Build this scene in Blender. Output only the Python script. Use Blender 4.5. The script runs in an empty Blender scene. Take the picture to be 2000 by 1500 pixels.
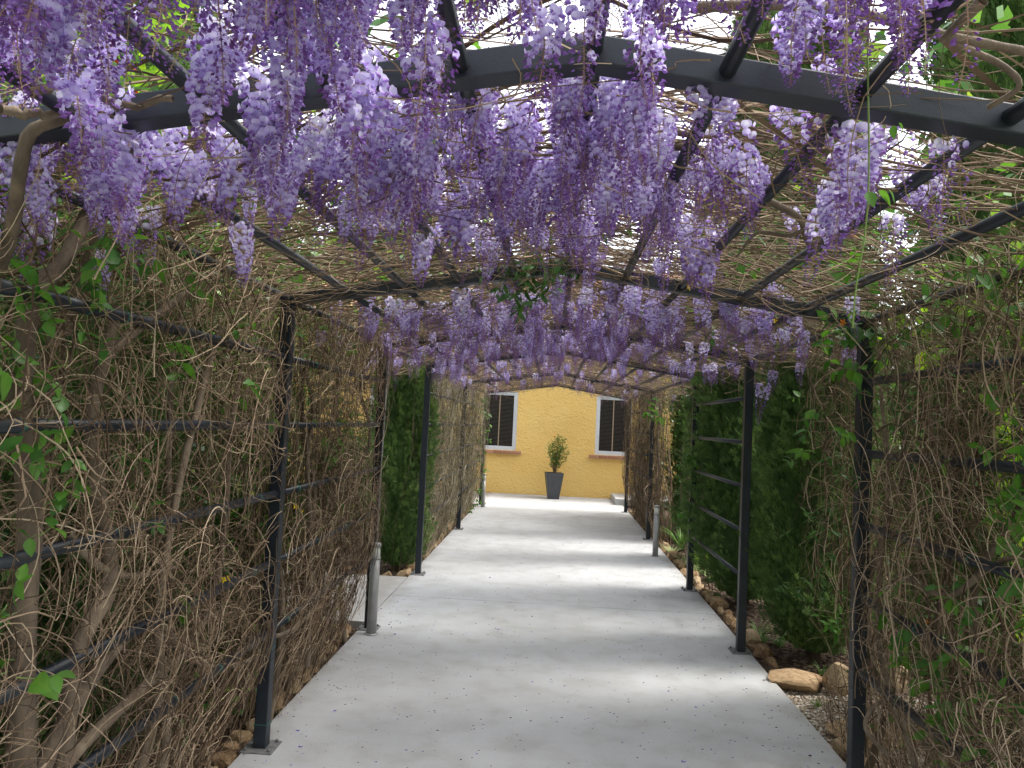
import bpy, math, random
import numpy as np
from mathutils import Matrix, Vector, Euler, noise
random.seed(7); RS = np.random.RandomState(11)
S = bpy.context.scene; COL = S.collection

# ------------------------------------------------------------------ camera
F_PX, YAW, PIT, ROL, H = 1498.05, .0555, .0499, .0473, 1.6
cam = bpy.data.cameras.new('camera'); cam.sensor_width = 36; cam.lens = F_PX/2000*36
cam.clip_start = .05; cam.clip_end = 900
camo = bpy.data.objects.new('camera', cam); COL.objects.link(camo); S.camera = camo
_c, _s = math.cos, math.sin
R0 = Vector((_c(YAW), _s(YAW), 0)); FH = Vector((-_s(YAW), _c(YAW), 0)); Z = Vector((0, 0, 1))
FW = FH*_c(PIT) + Z*_s(PIT); U0 = Z*_c(PIT) - FH*_s(PIT)
RX = R0*_c(ROL) + U0*_s(ROL); UP = U0*_c(ROL) - R0*_s(ROL)
camo.matrix_world = Matrix.Translation((0, 0, H)) @ Matrix((RX, UP, -FW)).transposed().to_4x4()
def ray(px, py): return (FW + RX*((px-1000)/F_PX) + UP*((750-py)/F_PX))
def on_x(px, py, x): d = ray(px, py); t = x/d.x; return Vector((x, d.y*t, H+d.z*t))
def on_y(px, py, y): d = ray(px, py); t = y/d.y; return Vector((d.x*t, y, H+d.z*t))
def on_z(px, py, z=0.): d = ray(px, py); t = (z-H)/d.z; return Vector((d.x*t, d.y*t, z))

# ------------------------------------------------------------------ light
SUN_EL, SUN_AZ = math.radians(56), math.radians(78)     # azimuth clockwise from +Y
w = bpy.data.worlds.new('World'); S.world = w; w.use_nodes = True
nt = w.node_tree; nt.nodes.clear()
sky = nt.nodes.new('ShaderNodeTexSky'); sky.sky_type = 'NISHITA'; sky.sun_disc = False
sky.sun_elevation = SUN_EL; sky.sun_rotation = SUN_AZ; sky.dust_density = 3.5; sky.air_density = 1.0
hs = nt.nodes.new('ShaderNodeHueSaturation'); hs.inputs['Saturation'].default_value = .22
bg = nt.nodes.new('ShaderNodeBackground'); bg.inputs[1].default_value = .15
wo = nt.nodes.new('ShaderNodeOutputWorld')
nt.links.new(sky.outputs[0], hs.inputs['Color']); nt.links.new(hs.outputs[0], bg.inputs[0]); nt.links.new(bg.outputs[0], wo.inputs[0])
sl = bpy.data.lights.new('sun', 'SUN'); sl.energy = 1.0; sl.angle = math.radians(10); sl.color = (1, .965, .9)
so = bpy.data.objects.new('sun', sl); COL.objects.link(so)
sd = Vector((_s(SUN_AZ)*_c(SUN_EL), _c(SUN_AZ)*_c(SUN_EL), _s(SUN_EL)))
so.rotation_euler = sd.to_track_quat('Z', 'Y').to_euler(); so.location = sd*30
V_ = S.view_settings; V_.view_transform = 'Standard'; V_.look = 'None'; V_.gamma = 1; V_.use_curve_mapping = False
V_.exposure = 1.9
S.render.engine = 'CYCLES'; S.cycles.max_bounces = 8; S.cycles.diffuse_bounces = 5; S.cycles.transmission_bounces = 5
S.cycles.sample_clamp_indirect = 6

# ------------------------------------------------------------------ helpers
W = {}
def tag(o, label=None, cat=None, group=None, kind=None):
    if label: o['label'] = label
    if cat: o['category'] = cat
    if group: o['group'] = group
    if kind: o['kind'] = kind
    return o
def empty(name, loc, label, cat, group=None):
    o = bpy.data.objects.new(name, None); COL.objects.link(o); o.location = loc; o.empty_display_size = .1
    W[o.name] = Matrix.Translation(loc); return tag(o, label, cat, group)
def link(name, me, parent=None, M=None, kind=None):
    o = bpy.data.objects.new(name, me); COL.objects.link(o)
    M = M if M is not None else Matrix()
    W[o.name] = M
    if parent: o.parent = parent; o.matrix_basis = W[parent.name].inverted() @ M
    else: o.matrix_basis = M
    if kind: o['kind'] = kind
    return o
def mesh(name, V, F, mats, tone=None, midx=None, smooth=False):
    """V (n,3); F list of int arrays, each (m,3) or (m,4)."""
    V = np.asarray(V, np.float32); me = bpy.data.meshes.new(name)
    if not isinstance(F, list): F = [F]
    F = [np.asarray(f, np.int32) for f in F if len(f)]
    tot = np.concatenate([np.full(len(f), f.shape[1]) for f in F]); loops = np.concatenate([f.ravel() for f in F])
    me.vertices.add(len(V)); me.vertices.foreach_set('co', V.ravel())
    me.loops.add(len(loops)); me.loops.foreach_set('vertex_index', loops)
    me.polygons.add(len(tot)); st = np.concatenate([[0], np.cumsum(tot)[:-1]])
    me.polygons.foreach_set('loop_start', st.astype(np.int32)); me.polygons.foreach_set('loop_total', tot.astype(np.int32))
    for m in (mats if isinstance(mats, (list, tuple)) else [mats]): me.materials.append(m)
    if midx is not None: me.polygons.foreach_set('material_index', np.asarray(midx, np.int32))
    if tone is not None:
        a = me.attributes.new('tone', 'FLOAT', 'POINT'); a.data.foreach_set('value', np.asarray(tone, np.float32))
    me.update(calc_edges=True)
    me.polygons.foreach_set('use_smooth', np.full(len(tot), bool(smooth)))
    return me
class MB:
    def __init__(s): s.V = []; s.Q = []; s.T = []; s.tv = []; s.n = 0
    def add(s, V, F, tone=.5):
        V = np.asarray(V, float).reshape(-1, 3); F = np.asarray(F, int)
        s.V.append(V); (s.Q if F.shape[1] == 4 else s.T).append(F+s.n)
        s.tv.append(np.broadcast_to(np.asarray(tone, float), (len(V),)).copy()); s.n += len(V); return s
    def box(s, x0, x1, y0, y1, z0, z1, b=0, tone=.5, M=None):
        V = np.array([(x, y, z) for z in (z0, z1) for x, y in ((x0, y0), (x1, y0), (x1, y1), (x0, y1))], float)
        F = [(0, 3, 2, 1), (4, 5, 6, 7), (0, 1, 5, 4), (1, 2, 6, 5), (2, 3, 7, 6), (3, 0, 4, 7)]
        if M is not None: V = np.array([M @ Vector(v) for v in V])
        return s.add(V, F, tone)
    def build(s, name, mat, smooth=False):
        F = []
        if s.Q: F.append(np.concatenate(s.Q))
        if s.T: F.append(np.concatenate(s.T))
        return mesh(name, np.concatenate(s.V), F, mat, np.concatenate(s.tv), smooth=smooth)
def bevelled(o, wd, seg=2):
    m = o.modifiers.new('bevel', 'BEVEL'); m.width = wd; m.segments = seg; m.limit_method = 'ANGLE'; return o
def tubes(P, Rr, sides=3, caps=False):
    """P (N,K,3), Rr (N,K)"""
    P = np.asarray(P, float); N, K, _ = P.shape; Rr = np.broadcast_to(Rr, (N, K))
    T = np.gradient(P, axis=1); T /= np.linalg.norm(T, axis=2, keepdims=True)+1e-9
    mean = T.mean(1); ref = np.eye(3)[np.argmin(np.abs(mean), axis=1)][:, None, :]
    A = np.cross(T, ref); A /= np.linalg.norm(A, axis=2, keepdims=True)+1e-9; B = np.cross(T, A)
    an = np.arange(sides)*2*np.pi/sides
    V = P[:, :, None, :] + Rr[:, :, None, None]*(A[:, :, None, :]*np.cos(an)[None, None, :, None] + B[:, :, None, :]*np.sin(an)[None, None, :, None])
    idx = np.arange(N*K*sides).reshape(N, K, sides); nx = np.roll(idx, -1, 2)
    F = np.stack([idx[:, :-1], nx[:, :-1], nx[:, 1:], idx[:, 1:]], -1).reshape(-1, 4)
    return V.reshape(-1, 3), F
def tube_mb(mb, P, Rr, sides, tone):
    V, F = tubes(P, Rr, sides); N, K = np.asarray(P).shape[:2]
    mb.add(V, F, np.repeat(np.broadcast_to(tone, (N,)), K*sides))
def pipe(a, b, r, sides=12):
    a, b = np.array(a, float), np.array(b, float); V, F = tubes(np.array([[a, (a+b)/2, b]]), r, sides)
    n = len(V); F = list(map(tuple, F)); V = np.vstack([V, a, b]); T = []
    for i in range(sides):
        j = (i+1) % sides; T += [(n, j, i), (n+1, n-sides+i, n-sides+j)]
    return V, np.array(F), np.array(T)
def pipe_mesh(name, a, b, r, mat, sides=12):
    V, F, T = pipe(a, b, r, sides); return mesh(name, V, [F, T], mat, smooth=False if sides < 6 else True)
def smooth_path(pts, n):
    """Catmull-Rom through control points"""
    P = np.array([list(p) for p in pts], float); P = np.vstack([2*P[0]-P[1], P, 2*P[-1]-P[-2]]); out = []
    m = len(P)-3; tt = np.linspace(0, m-1e-6, n)
    for t in tt:
        i = int(t); u = t-i; p0, p1, p2, p3 = P[i:i+4]
        out.append(.5*((2*p1)+(-p0+p2)*u+(2*p0-5*p1+4*p2-p3)*u*u+(-p0+3*p1-3*p2+p3)*u**3))
    return np.array(out)

# ------------------------------------------------------------------ materials
def mat(name):
    m = bpy.data.materials.new(name); m.use_nodes = True; m.node_tree.nodes.clear(); return m, m.node_tree
def N_(t, k, **kw):
    n = t.nodes.new('ShaderNode'+k)
    for a, b in kw.items():
        if hasattr(n, a): setattr(n, a, b)
        else: n.inputs[a].default_value = b
    return n
def ramp(t, src, stops):
    r = t.nodes.new('ShaderNodeValToRGB'); e = r.color_ramp.elements
    while len(e) < len(stops): e.new(.5)
    for k, (p, c) in zip(e, stops): k.position = p; k.color = (*c, 1)
    t.links.new(src, r.inputs[0]); return r
def simple(name, stops, rough=.7, scale=20, bump=.3, bscale=None, bdist=.01, metal=0, spec=.5, detail=6, stretch=None, src='noise', mixrand=0, coords='Object'):
    m, t = mat(name); L = t.links.new
    out = N_(t, 'OutputMaterial'); p = N_(t, 'BsdfPrincipled'); p.inputs['Roughness'].default_value = rough
    p.inputs['Metallic'].default_value = metal; p.inputs['Specular IOR Level'].default_value = spec
    tc = N_(t, 'TexCoord'); mp = N_(t, 'Mapping'); L(tc.outputs[coords], mp.inputs[0])
    if stretch: mp.inputs['Scale'].default_value = stretch
    n = N_(t, 'TexNoise'); n.inputs['Scale'].default_value = scale; n.inputs['Detail'].default_value = detail; n.inputs['Roughness'].default_value = .65
    L(mp.outputs[0], n.inputs[0]); fac = n.outputs[0]
    if mixrand:
        oi = N_(t, 'ObjectInfo'); ma = N_(t, 'Math', operation='MULTIPLY_ADD'); L(oi.outputs['Random'], ma.inputs[0]); ma.inputs[1].default_value = mixrand
        sub = N_(t, 'Math', operation='SUBTRACT'); L(fac, sub.inputs[0]); sub.inputs[1].default_value = mixrand/2
        L(sub.outputs[0], ma.inputs[2]); fac = ma.outputs[0]
    r = ramp(t, fac, stops); L(r.outputs[0], p.inputs['Base Color'])
    if bump:
        n2 = N_(t, 'TexNoise'); n2.inputs['Scale'].default_value = bscale or scale*4; n2.inputs['Detail'].default_value = 8
        L(mp.outputs[0], n2.inputs[0]); b = N_(t, 'Bump'); b.inputs['Strength'].default_value = bump; b.inputs['Distance'].default_value = bdist
        L(n2.outputs[0], b.inputs['Height']); L(b.outputs[0], p.inputs['Normal'])
    L(p.outputs[0], out.inputs[0]); return m
def leafy(name, stops, trans=.4, rough=.5, objrand=.0, attr='tone', gloss=.25, tint=(1, 1, 1)):
    """thin living tissue: colour by the piece's own tone; diffuse + translucent + a little sheen"""
    m, t = mat(name); L = t.links.new; out = N_(t, 'OutputMaterial')
    at = N_(t, 'Attribute', attribute_name=attr); fac = at.outputs['Fac']
    if objrand:
        oi = N_(t, 'ObjectInfo'); s1 = N_(t, 'Math', operation='MULTIPLY_ADD'); L(oi.outputs['Random'], s1.inputs[0]); s1.inputs[1].default_value = objrand
        s0 = N_(t, 'Math', operation='SUBTRACT'); L(fac, s0.inputs[0]); s0.inputs[1].default_value = objrand/2; L(s0.outputs[0], s1.inputs[2]); fac = s1.outputs[0]
    r = ramp(t, fac, stops)
    d = N_(t, 'BsdfPrincipled'); d.inputs['Roughness'].default_value = rough; d.inputs['Specular IOR Level'].default_value = gloss
    L(r.outputs[0], d.inputs['Base Color']); tr = N_(t, 'BsdfTranslucent')
    mu = N_(t, 'Mix', data_type='RGBA', blend_type='MULTIPLY'); mu.inputs[0].default_value = 1; L(r.outputs[0], mu.inputs[6]); mu.inputs[7].default_value = (*tint, 1)
    L(mu.outputs[2], tr.inputs[0]); mx = N_(t, 'MixShader'); mx.inputs[0].default_value = trans
    L(d.outputs[0], mx.inputs[1]); L(tr.outputs[0], mx.inputs[2]); L(mx.outputs[0], out.inputs[0]); return m
M = {}
M['steel'] = simple('charcoal_blue_paint', [(.3, (.006, .009, .014)), (.7, (.012, .018, .026))], rough=.48, scale=9, bump=.25, bscale=220, bdist=.002, spec=.5)
M['tie'] = simple('green_tie', [(.3, (.01, .07, .05)), (.7, (.02, .12, .09))], rough=.5, bump=0)
M['plate'] = simple('weathered_plate', [(.3, (.10, .10, .10)), (.7, (.22, .22, .21))], rough=.6, scale=30)
M['petal'] = leafy('wisteria_petal', [(0, (.20, .07, .26)), (.28, (.345, .185, .51)), (.6, (.53, .42, .79)), (.85, (.73, .675, .93)), (1, (.90, .88, .98))], trans=.58, rough=.6, objrand=.16, gloss=.15)
M['rachis'] = leafy('flower_stalk', [(0, (.20, .10, .10)), (.5, (.34, .22, .15)), (1, (.40, .36, .17))], trans=.15, rough=.7, objrand=.3)
M['leaf'] = leafy('climber_leaf', [(0, (.025, .085, .016)), (.4, (.05, .155, .026)), (.8, (.12, .28, .038)), (1, (.30, .42, .06))], trans=.45, rough=.4, objrand=.45, gloss=.4, tint=(1.15, 1.1, .6))
M['leaf_lime'] = leafy('lime_leaf', [(0, (.09, .24, .02)), (.5, (.20, .40, .035)), (1, (.40, .55, .06))], trans=.5, rough=.45, objrand=.5, gloss=.35, tint=(1.1, 1.1, .6))
M['leaf_dark'] = leafy('jasmine_leaf', [(0, (.02, .065, .015)), (.5, (.045, .13, .025)), (1, (.10, .22, .03))], trans=.3, rough=.4, objrand=.5, gloss=.4)
M['bush'] = leafy('bush_leaf', [(0, (.025, .06, .012)), (.5, (.06, .13, .025)), (1, (.14, .23, .04))], trans=.35, rough=.55, objrand=.2)
M['cypress'] = leafy('cypress_spray', [(0, (.055, .10, .035)), (.5, (.12, .205, .062)), (.85, (.21, .32, .08)), (1, (.30, .40, .10))], trans=.42, rough=.7, objrand=.1, gloss=.1)
M['redleaf'] = leafy('red_new_leaf', [(0, (.30, .02, .01)), (1, (.55, .07, .02))], trans=.4)
M['twig'] = leafy('dry_twig', [(0, (.05, .033, .021)), (.35, (.145, .10, .064)), (.7, (.29, .21, .14)), (1, (.50, .40, .28))], trans=0, rough=.85, objrand=.0, gloss=.15)
M['twig_pale'] = leafy('pale_dry_twig', [(0, (.08, .065, .04)), (.4, (.20, .16, .10)), (.75, (.36, .31, .21)), (1, (.55, .49, .36))], trans=0, rough=.85, gloss=.15)
M['bark'] = simple('vine_bark', [(.25, (.06, .043, .029)), (.55, (.145, .108, .072)), (.8, (.25, .20, .14))], rough=.9, scale=14, stretch=(1, 1, .35), bump=.9, bscale=70, bdist=.006, mixrand=.25)
M['cane_green'] = leafy('green_tendril', [(0, (.07, .14, .03)), (1, (.22, .30, .09))], trans=.1)
M['yellow'] = leafy('yellow_flower', [(0, (.80, .45, .01)), (1, (.90, .72, .02))], trans=.35, objrand=.3)
M['orange'] = leafy('orange_flower', [(0, (.80, .16, .01)), (1, (.85, .32, .02))], trans=.35, objrand=.3)
M['stone'] = simple('sandstone', [(.25, (.20, .115, .055)), (.5, (.38, .25, .13)), (.75, (.52, .40, .25))], rough=.85, scale=5, bump=.7, bscale=26, bdist=.012, mixrand=.35)
M['grass'] = leafy('strappy_leaf', [(0, (.05, .13, .025)), (.6, (.13, .27, .05)), (1, (.55, .60, .32))], trans=.3, objrand=.1)
M['tree_bark'] = simple('tree_bark', [(.3, (.05, .03, .02)), (.7, (.13, .085, .055))], rough=.95, scale=10, stretch=(1, 1, .2), bump=.8, bscale=40, bdist=.01)
M['galv'] = simple('satin_grey_metal', [(.3, (.27, .27, .26)), (.7, (.38, .38, .37))], rough=.45, scale=14, bump=.1, metal=.25)
M['lens'] = simple('frosted_lens', [(.3, (.50, .51, .46)), (.7, (.60, .60, .55))], rough=.3, scale=10, bump=0)
M['pot'] = simple('dark_grey_pot', [(.3, (.045, .048, .055)), (.7, (.075, .08, .09))], rough=.55, scale=12, bump=.25, stretch=(3, 3, .5))
M['soil'] = simple('soil', [(.3, (.035, .02, .012)), (.7, (.09, .05, .03))], rough=1, scale=40, bump=.8)
M['white'] = simple('white_frame', [(.3, (.62, .64, .68)), (.7, (.72, .74, .78))], rough=.35, scale=8, bump=0)
M['brick'] = simple('sill_brick', [(.3, (.36, .15, .08)), (.7, (.52, .27, .16))], rough=.85, scale=14, bump=.5, mixrand=.4)
M['roof_tile'] = simple('terracotta', [(.3, (.40, .20, .10)), (.7, (.60, .38, .22))], rough=.9, scale=8, bump=.4, mixrand=.4)
M['cream'] = simple('cream_board', [(.3, (.62, .55, .38)), (.7, (.70, .64, .48))], rough=.8, scale=6, bump=.1)
M['slate'] = simple('grey_roof', [(.3, (.14, .15, .17)), (.7, (.2, .21, .23))], rough=.7, scale=10)
def glass_mat():
    m, t = mat('window_glass'); p = N_(t, 'BsdfPrincipled'); p.inputs['Base Color'].default_value = (.018, .016, .015, 1); p.inputs['Roughness'].default_value = .06
    p.inputs['Specular IOR Level'].default_value = .35; o = N_(t, 'OutputMaterial'); t.links.new(p.outputs[0], o.inputs[0]); return m
M['glass'] = glass_mat()
M['blind'] = simple('brown_blind', [(.3, (.030, .024, .020)), (.7, (.06, .048, .038))], rough=.7, scale=10, bump=0)
M['pole'] = simple('blind_rod', [(.3, (.32, .25, .16)), (.7, (.4, .3, .2))], rough=.6, bump=0)
def stucco():
    m, t = mat('yellow_stucco'); L = t.links.new; o = N_(t, 'OutputMaterial'); p = N_(t, 'BsdfPrincipled'); p.inputs['Roughness'].default_value = .85
    tc = N_(t, 'TexCoord'); mp = N_(t, 'Mapping'); mp.inputs['Scale'].default_value = (1, 1, 1.5); L(tc.outputs['Object'], mp.inputs[0])
    n = N_(t, 'TexNoise'); n.inputs['Scale'].default_value = 1.3; n.inputs['Detail'].default_value = 5; L(tc.outputs['Object'], n.inputs[0])
    r = ramp(t, n.outputs[0], [(.3, (.88, .56, .17)), (.7, (.92, .63, .21))]); L(r.outputs[0], p.inputs['Base Color'])
    a = N_(t, 'TexNoise'); a.inputs['Scale'].default_value = 14; a.inputs['Detail'].default_value = 3; a.inputs['Distortion'].default_value = 1.2; L(mp.outputs[0], a.inputs[0])
    b = N_(t, 'Bump'); b.inputs['Strength'].default_value = 1; b.inputs['Distance'].default_value = .032; L(a.outputs[0], b.inputs['Height']); L(b.outputs[0], p.inputs['Normal'])
    L(p.outputs[0], o.inputs[0]); return m
M['stucco'] = stucco()
def concrete():
    m, t = mat('pale_concrete'); L = t.links.new; o = N_(t, 'OutputMaterial'); p = N_(t, 'BsdfPrincipled'); p.inputs['Roughness'].default_value = .62; p.inputs['Specular IOR Level'].default_value = .3
    tc = N_(t, 'TexCoord'); n = N_(t, 'TexNoise'); n.inputs['Scale'].default_value = .9; n.inputs['Detail'].default_value = 6; n.inputs['Roughness'].default_value = .6; L(tc.outputs['Object'], n.inputs[0])
    r = ramp(t, n.outputs[0], [(.3, (.42, .425, .425)), (.55, (.485, .49, .495)), (.75, (.53, .535, .54))])
    v = N_(t, 'TexVoronoi'); v.inputs['Scale'].default_value = 55; L(tc.outputs['Object'], v.inputs[0])
    n2 = N_(t, 'TexNoise'); n2.inputs['Scale'].default_value = 3; L(tc.outputs['Object'], n2.inputs[0])
    ms = N_(t, 'Math', operation='MULTIPLY'); L(n2.outputs[0], ms.inputs[0]); ms.inputs[1].default_value = .28
    lt = N_(t, 'Math', operation='LESS_THAN'); L(v.outputs['Distance'], lt.inputs[0]); L(ms.outputs[0], lt.inputs[1])
    mf = N_(t, 'Math', operation='MULTIPLY'); L(lt.outputs[0], mf.inputs[0]); mf.inputs[1].default_value = .35
    mx = N_(t, 'Mix', data_type='RGBA'); L(mf.outputs[0], mx.inputs[0]); L(r.outputs[0], mx.inputs[6]); mx.inputs[7].default_value = (.20, .18, .16, 1)
    n3 = N_(t, 'TexNoise'); n3.inputs['Scale'].default_value = 5; n3.inputs['Detail'].default_value = 8; L(tc.outputs['Object'], n3.inputs[0])
    r3 = ramp(t, n3.outputs[0], [(.32, (.86, .845, .82)), (.5, (.97, .965, .96)), (.62, (1, 1, 1))])
    mm = N_(t, 'Mix', data_type='RGBA', blend_type='MULTIPLY'); mm.inputs[0].default_value = 1; L(mx.outputs[2], mm.inputs[6]); L(r3.outputs[0], mm.inputs[7])
    sx = N_(t, 'SeparateXYZ'); L(tc.outputs['Object'], sx.inputs[0]); ax = N_(t, 'Math', operation='SUBTRACT'); L(sx.outputs[0], ax.inputs[0]); ax.inputs[1].default_value = .065
    ab = N_(t, 'Math', operation='ABSOLUTE'); L(ax.outputs[0], ab.inputs[0]); n4 = N_(t, 'TexNoise'); n4.inputs['Scale'].default_value = 4; n4.inputs['Detail'].default_value = 9; L(tc.outputs['Object'], n4.inputs[0])
    ad = N_(t, 'Math', operation='MULTIPLY_ADD'); L(n4.outputs[0], ad.inputs[0]); ad.inputs[1].default_value = .45; L(ab.outputs[0], ad.inputs[2])
    mr = N_(t, 'MapRange'); L(ad.outputs[0], mr.inputs[0]); mr.inputs[1].default_value = 1.55; mr.inputs[2].default_value = 1.78; mr.inputs[3].default_value = 0; mr.inputs[4].default_value = .5
    md = N_(t, 'Mix', data_type='RGBA'); L(mr.outputs[0], md.inputs[0]); L(mm.outputs[2], md.inputs[6]); md.inputs[7].default_value = (.20, .165, .125, 1)
    L(md.outputs[2], p.inputs['Base Color'])
    nb = N_(t, 'TexNoise'); nb.inputs['Scale'].default_value = 160; nb.inputs['Detail'].default_value = 4; L(tc.outputs['Object'], nb.inputs[0])
    b = N_(t, 'Bump'); b.inputs['Strength'].default_value = .35; b.inputs['Distance'].default_value = .003; L(nb.outputs[0], b.inputs['Height']); L(b.outputs[0], p.inputs['Normal'])
    L(p.outputs[0], o.inputs[0]); return m
M['concrete'] = concrete()
M['ground'] = simple('garden_ground', [(.35, (.10, .08, .05)), (.5, (.09, .12, .035)), (.7, (.10, .17, .04))], rough=1, scale=1.2, bump=.6, bscale=30, bdist=.03)
M['mulch'] = simple('bark_mulch', [(.3, (.05, .03, .02)), (.6, (.10, .065, .043)), (.8, (.18, .125, .085))], rough=1, scale=24, bump=1, bscale=60, bdist=.03)
M['gravel_bed'] = simple('gravel_base', [(.3, (.20, .15, .11)), (.7, (.36, .31, .25))], rough=1, scale=60, bump=.9)
M['pebble'] = leafy('pebble', [(0, (.20, .14, .09)), (.4, (.40, .31, .22)), (.75, (.55, .49, .41)), (1, (.72, .69, .64))], trans=0, rough=.8)
M['chip'] = leafy('bark_chip', [(0, (.04, .025, .016)), (.6, (.11, .07, .048)), (1, (.24, .175, .12))], trans=0, rough=.9)
M['fallen'] = leafy('fallen_petal', [(0, (.16, .09, .06)), (.3, (.17, .10, .34)), (1, (.33, .24, .60))], trans=.2)

# ------------------------------------------------------------------ the setting
XL, XR, XP, ZE, ZP = -1.3155, 1.4462, .0511, 2.150, 2.360
AY = [-.55, 1.5414, 3.6653, 5.8018, 7.9107, 11.2934, 14.7167]
WALL_Y = 17.35
PL, PR = -1.385, 1.515          # edges of the path
def sheet(name, x0, x1, y0, y1, z, m):
    return link(name, mesh(name, [(x0, y0, z), (x1, y0, z), (x1, y1, z), (x0, y1, z)], [np.array([[0, 1, 2, 3]])], m), kind='structure')
sheet('ground', -140, 140, -60, 260, -.09, M['ground'])
sheet('mulch_bed_left', -3.1, PL-.01, 2.2, WALL_Y, -.052, M['mulch'])
sheet('mulch_bed_right', PR+.01, 3.4, 5.15, WALL_Y, -.050, M['mulch'])
sheet('gravel_bed_right', PR+.01, 7.5, .5, 5.16, -.060, M['gravel_bed'])
sheet('gravel_bed_left', -5.5, -2.2, -.5, 3.2, -.045, M['gravel_bed'])
path = bpy.data.objects.new('path', None); COL.objects.link(path); path['kind'] = 'structure'; W['path'] = Matrix()
ys = [-3, 3.05, 6.92, 10.9, 14.3, WALL_Y-.02]
for a, b in zip(ys[:-1], ys[1:]):
    mb = MB().box(PL, PR, a+.004, b-.004, -.14, 0)
    bevelled(link('slab', mb.build('slab', M['concrete']), path), .003, 1)
mb = MB().box(-7.5, PL-.008, 6.0, 7.75, -.14, -.002)
bevelled(link('slab', mb.build('slab', M['concrete']), path), .003, 1)
mb = MB().box(PL-.6, PR+2.2, 15.5, WALL_Y-.02, -.14, -.012)
mb2 = MB().box(-7.5, PL-.008, 14.9, WALL_Y-.02, -.14, -.006)
link('slab', mb2.build('slab', M['concrete']), path)

def thing1(name, me, label, cat, group=None, Mx=None, kind=None):
    o = link(name, me, None, Mx, kind); return tag(o, label, cat, group)
# concrete step beside the wall
bevelled(thing1('step_block', MB().box(1.36, 2.7, 16.0, WALL_Y-.03, .001, .13).build('step_block', M['concrete']), 'low concrete step block against the yellow wall beside the farthest post', 'step'), .008)

# house with the yellow rendered wall
house = empty('house', (0, WALL_Y, 0), 'yellow stuccoed house closing the end of the walkway with white framed windows', 'house')
wx0, wx1, WZ = -8.5, 4.2, 3.75
zb, zt = .965, 2.30
_l, _r = on_y(945, 885, WALL_Y).x, on_y(1007, 885, WALL_Y).x
_l2, _r2 = on_y(1161, 890, WALL_Y).x, on_y(1223, 890, WALL_Y).x
wins = [(_r-.80, _r), (_l2, _l2+.80)]
cuts = sorted([wx0, wx1] + [c for q in wins for c in q] + [-4.2, -3.4]); wins_all = wins + [(-4.2, -3.4)]
mb = MB()
for a, b in zip(cuts[:-1], cuts[1:]):
    if any(abs(a-q[0]) < 1e-6 for q in wins_all):
        mb.box(a, b, WALL_Y, WALL_Y+.22, -.1, zb); mb.box(a, b, WALL_Y, WALL_Y+.22, zt, WZ)
    else: mb.box(a, b, WALL_Y, WALL_Y+.22, -.1, WZ)
link('wall', mb.build('wall', M['stucco']), house)
for a, b in wins_all:
    # the frame stands at the front of the reveal, the blind hangs behind the glass
    f = .055; y0 = WALL_Y+.03; fr = MB()
    fr.box(a, b, y0, y0+.07, zb, zb+f); fr.box(a, b, y0, y0+.07, zt-f, zt); fr.box(a, a+f, y0, y0+.07, zb+f, zt-f); fr.box(b-f, b, y0, y0+.07, zb+f, zt-f)
    g = .035; i0, i1, j0, j1 = a+f, b-f, zb+f, zt-f; y1 = y0+.018
    fr.box(i0, i1, y1, y1+.04, j0, j0+g); fr.box(i0, i1, y1, y1+.04, j1-g, j1); fr.box(i0, i0+g, y1, y1+.04, j0+g, j1-g); fr.box(i1-g, i1, y1, y1+.04, j0+g, j1-g)
    win = link('window', fr.build('window', M['white']), house)
    link('pane', MB().box(i0+g, i1-g, y1+.012, y1+.018, j0+g, j1-g).build('pane', M['glass']), win)
    gl = MB(); k = j0+g
    while k < j1-g:
        gl.box(i0+g, i1-g, y1+.006, y1+.0105, k, k+.012); k += .030
    bl = link('insect_screen', gl.build('insect_screen', M['blind']), win, kind='stuff')
    c = (a+b)/2-.02
    link('rod', MB().box(c, c+.022, y1-.004, y1+.004, j0+g, j1-g).build('rod', M['pole']), win)
    sill = link('windowsill', MB().box(a-.13, b+.13, WALL_Y-.02, WALL_Y+.2, zb-.085, zb-.005).build('windowsill', M['cream']), house)
    nb = 5; bw = (b-a+.26)/nb
    bm_ = MB().box(-bw/2+.005, bw/2-.005, -.05, .06, -.034, .034).build('brick', M['brick'])
    for k in range(nb):
        o = link('brick', bm_, sill, Matrix.Translation((a-.13+bw*(k+.5), WALL_Y-.025, zb-.04+RS.uniform(-.002, .002)))); bevelled(o, .006)
# eaves, gutter and tiled roof
link('fascia', MB().box(wx0-.3, wx1+.3, WALL_Y-.42, WALL_Y-.39, WZ-.05, WZ+.13).build('fascia', M['cream']), house)
roof = link('roof', mesh('roof', [(wx0-.3, WALL_Y-.42, WZ+.13), (wx1+.3, WALL_Y-.42, WZ+.13), (wx1+.3, WALL_Y+5, WZ+2.3), (wx0-.3, WALL_Y+5, WZ+2.3), (wx0-.3, WALL_Y-.42, WZ+.02), (wx1+.3, WALL_Y-.42, WZ+.02), (wx1+.3, WALL_Y+5, WZ+.02), (wx0-.3, WALL_Y+5, WZ+.02)],
        [np.array([[0, 1, 2, 3], [4, 7, 6, 5], [1, 5, 6, 2], [0, 3, 7, 4], [3, 2, 6, 7]])], M['roof_tile']), house)
an = np.linspace(0, np.pi, 7); nx = 42; tv = []; tf = []; rows = 10; vv = 0
sx = (wx1-wx0+.6)/nx
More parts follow.
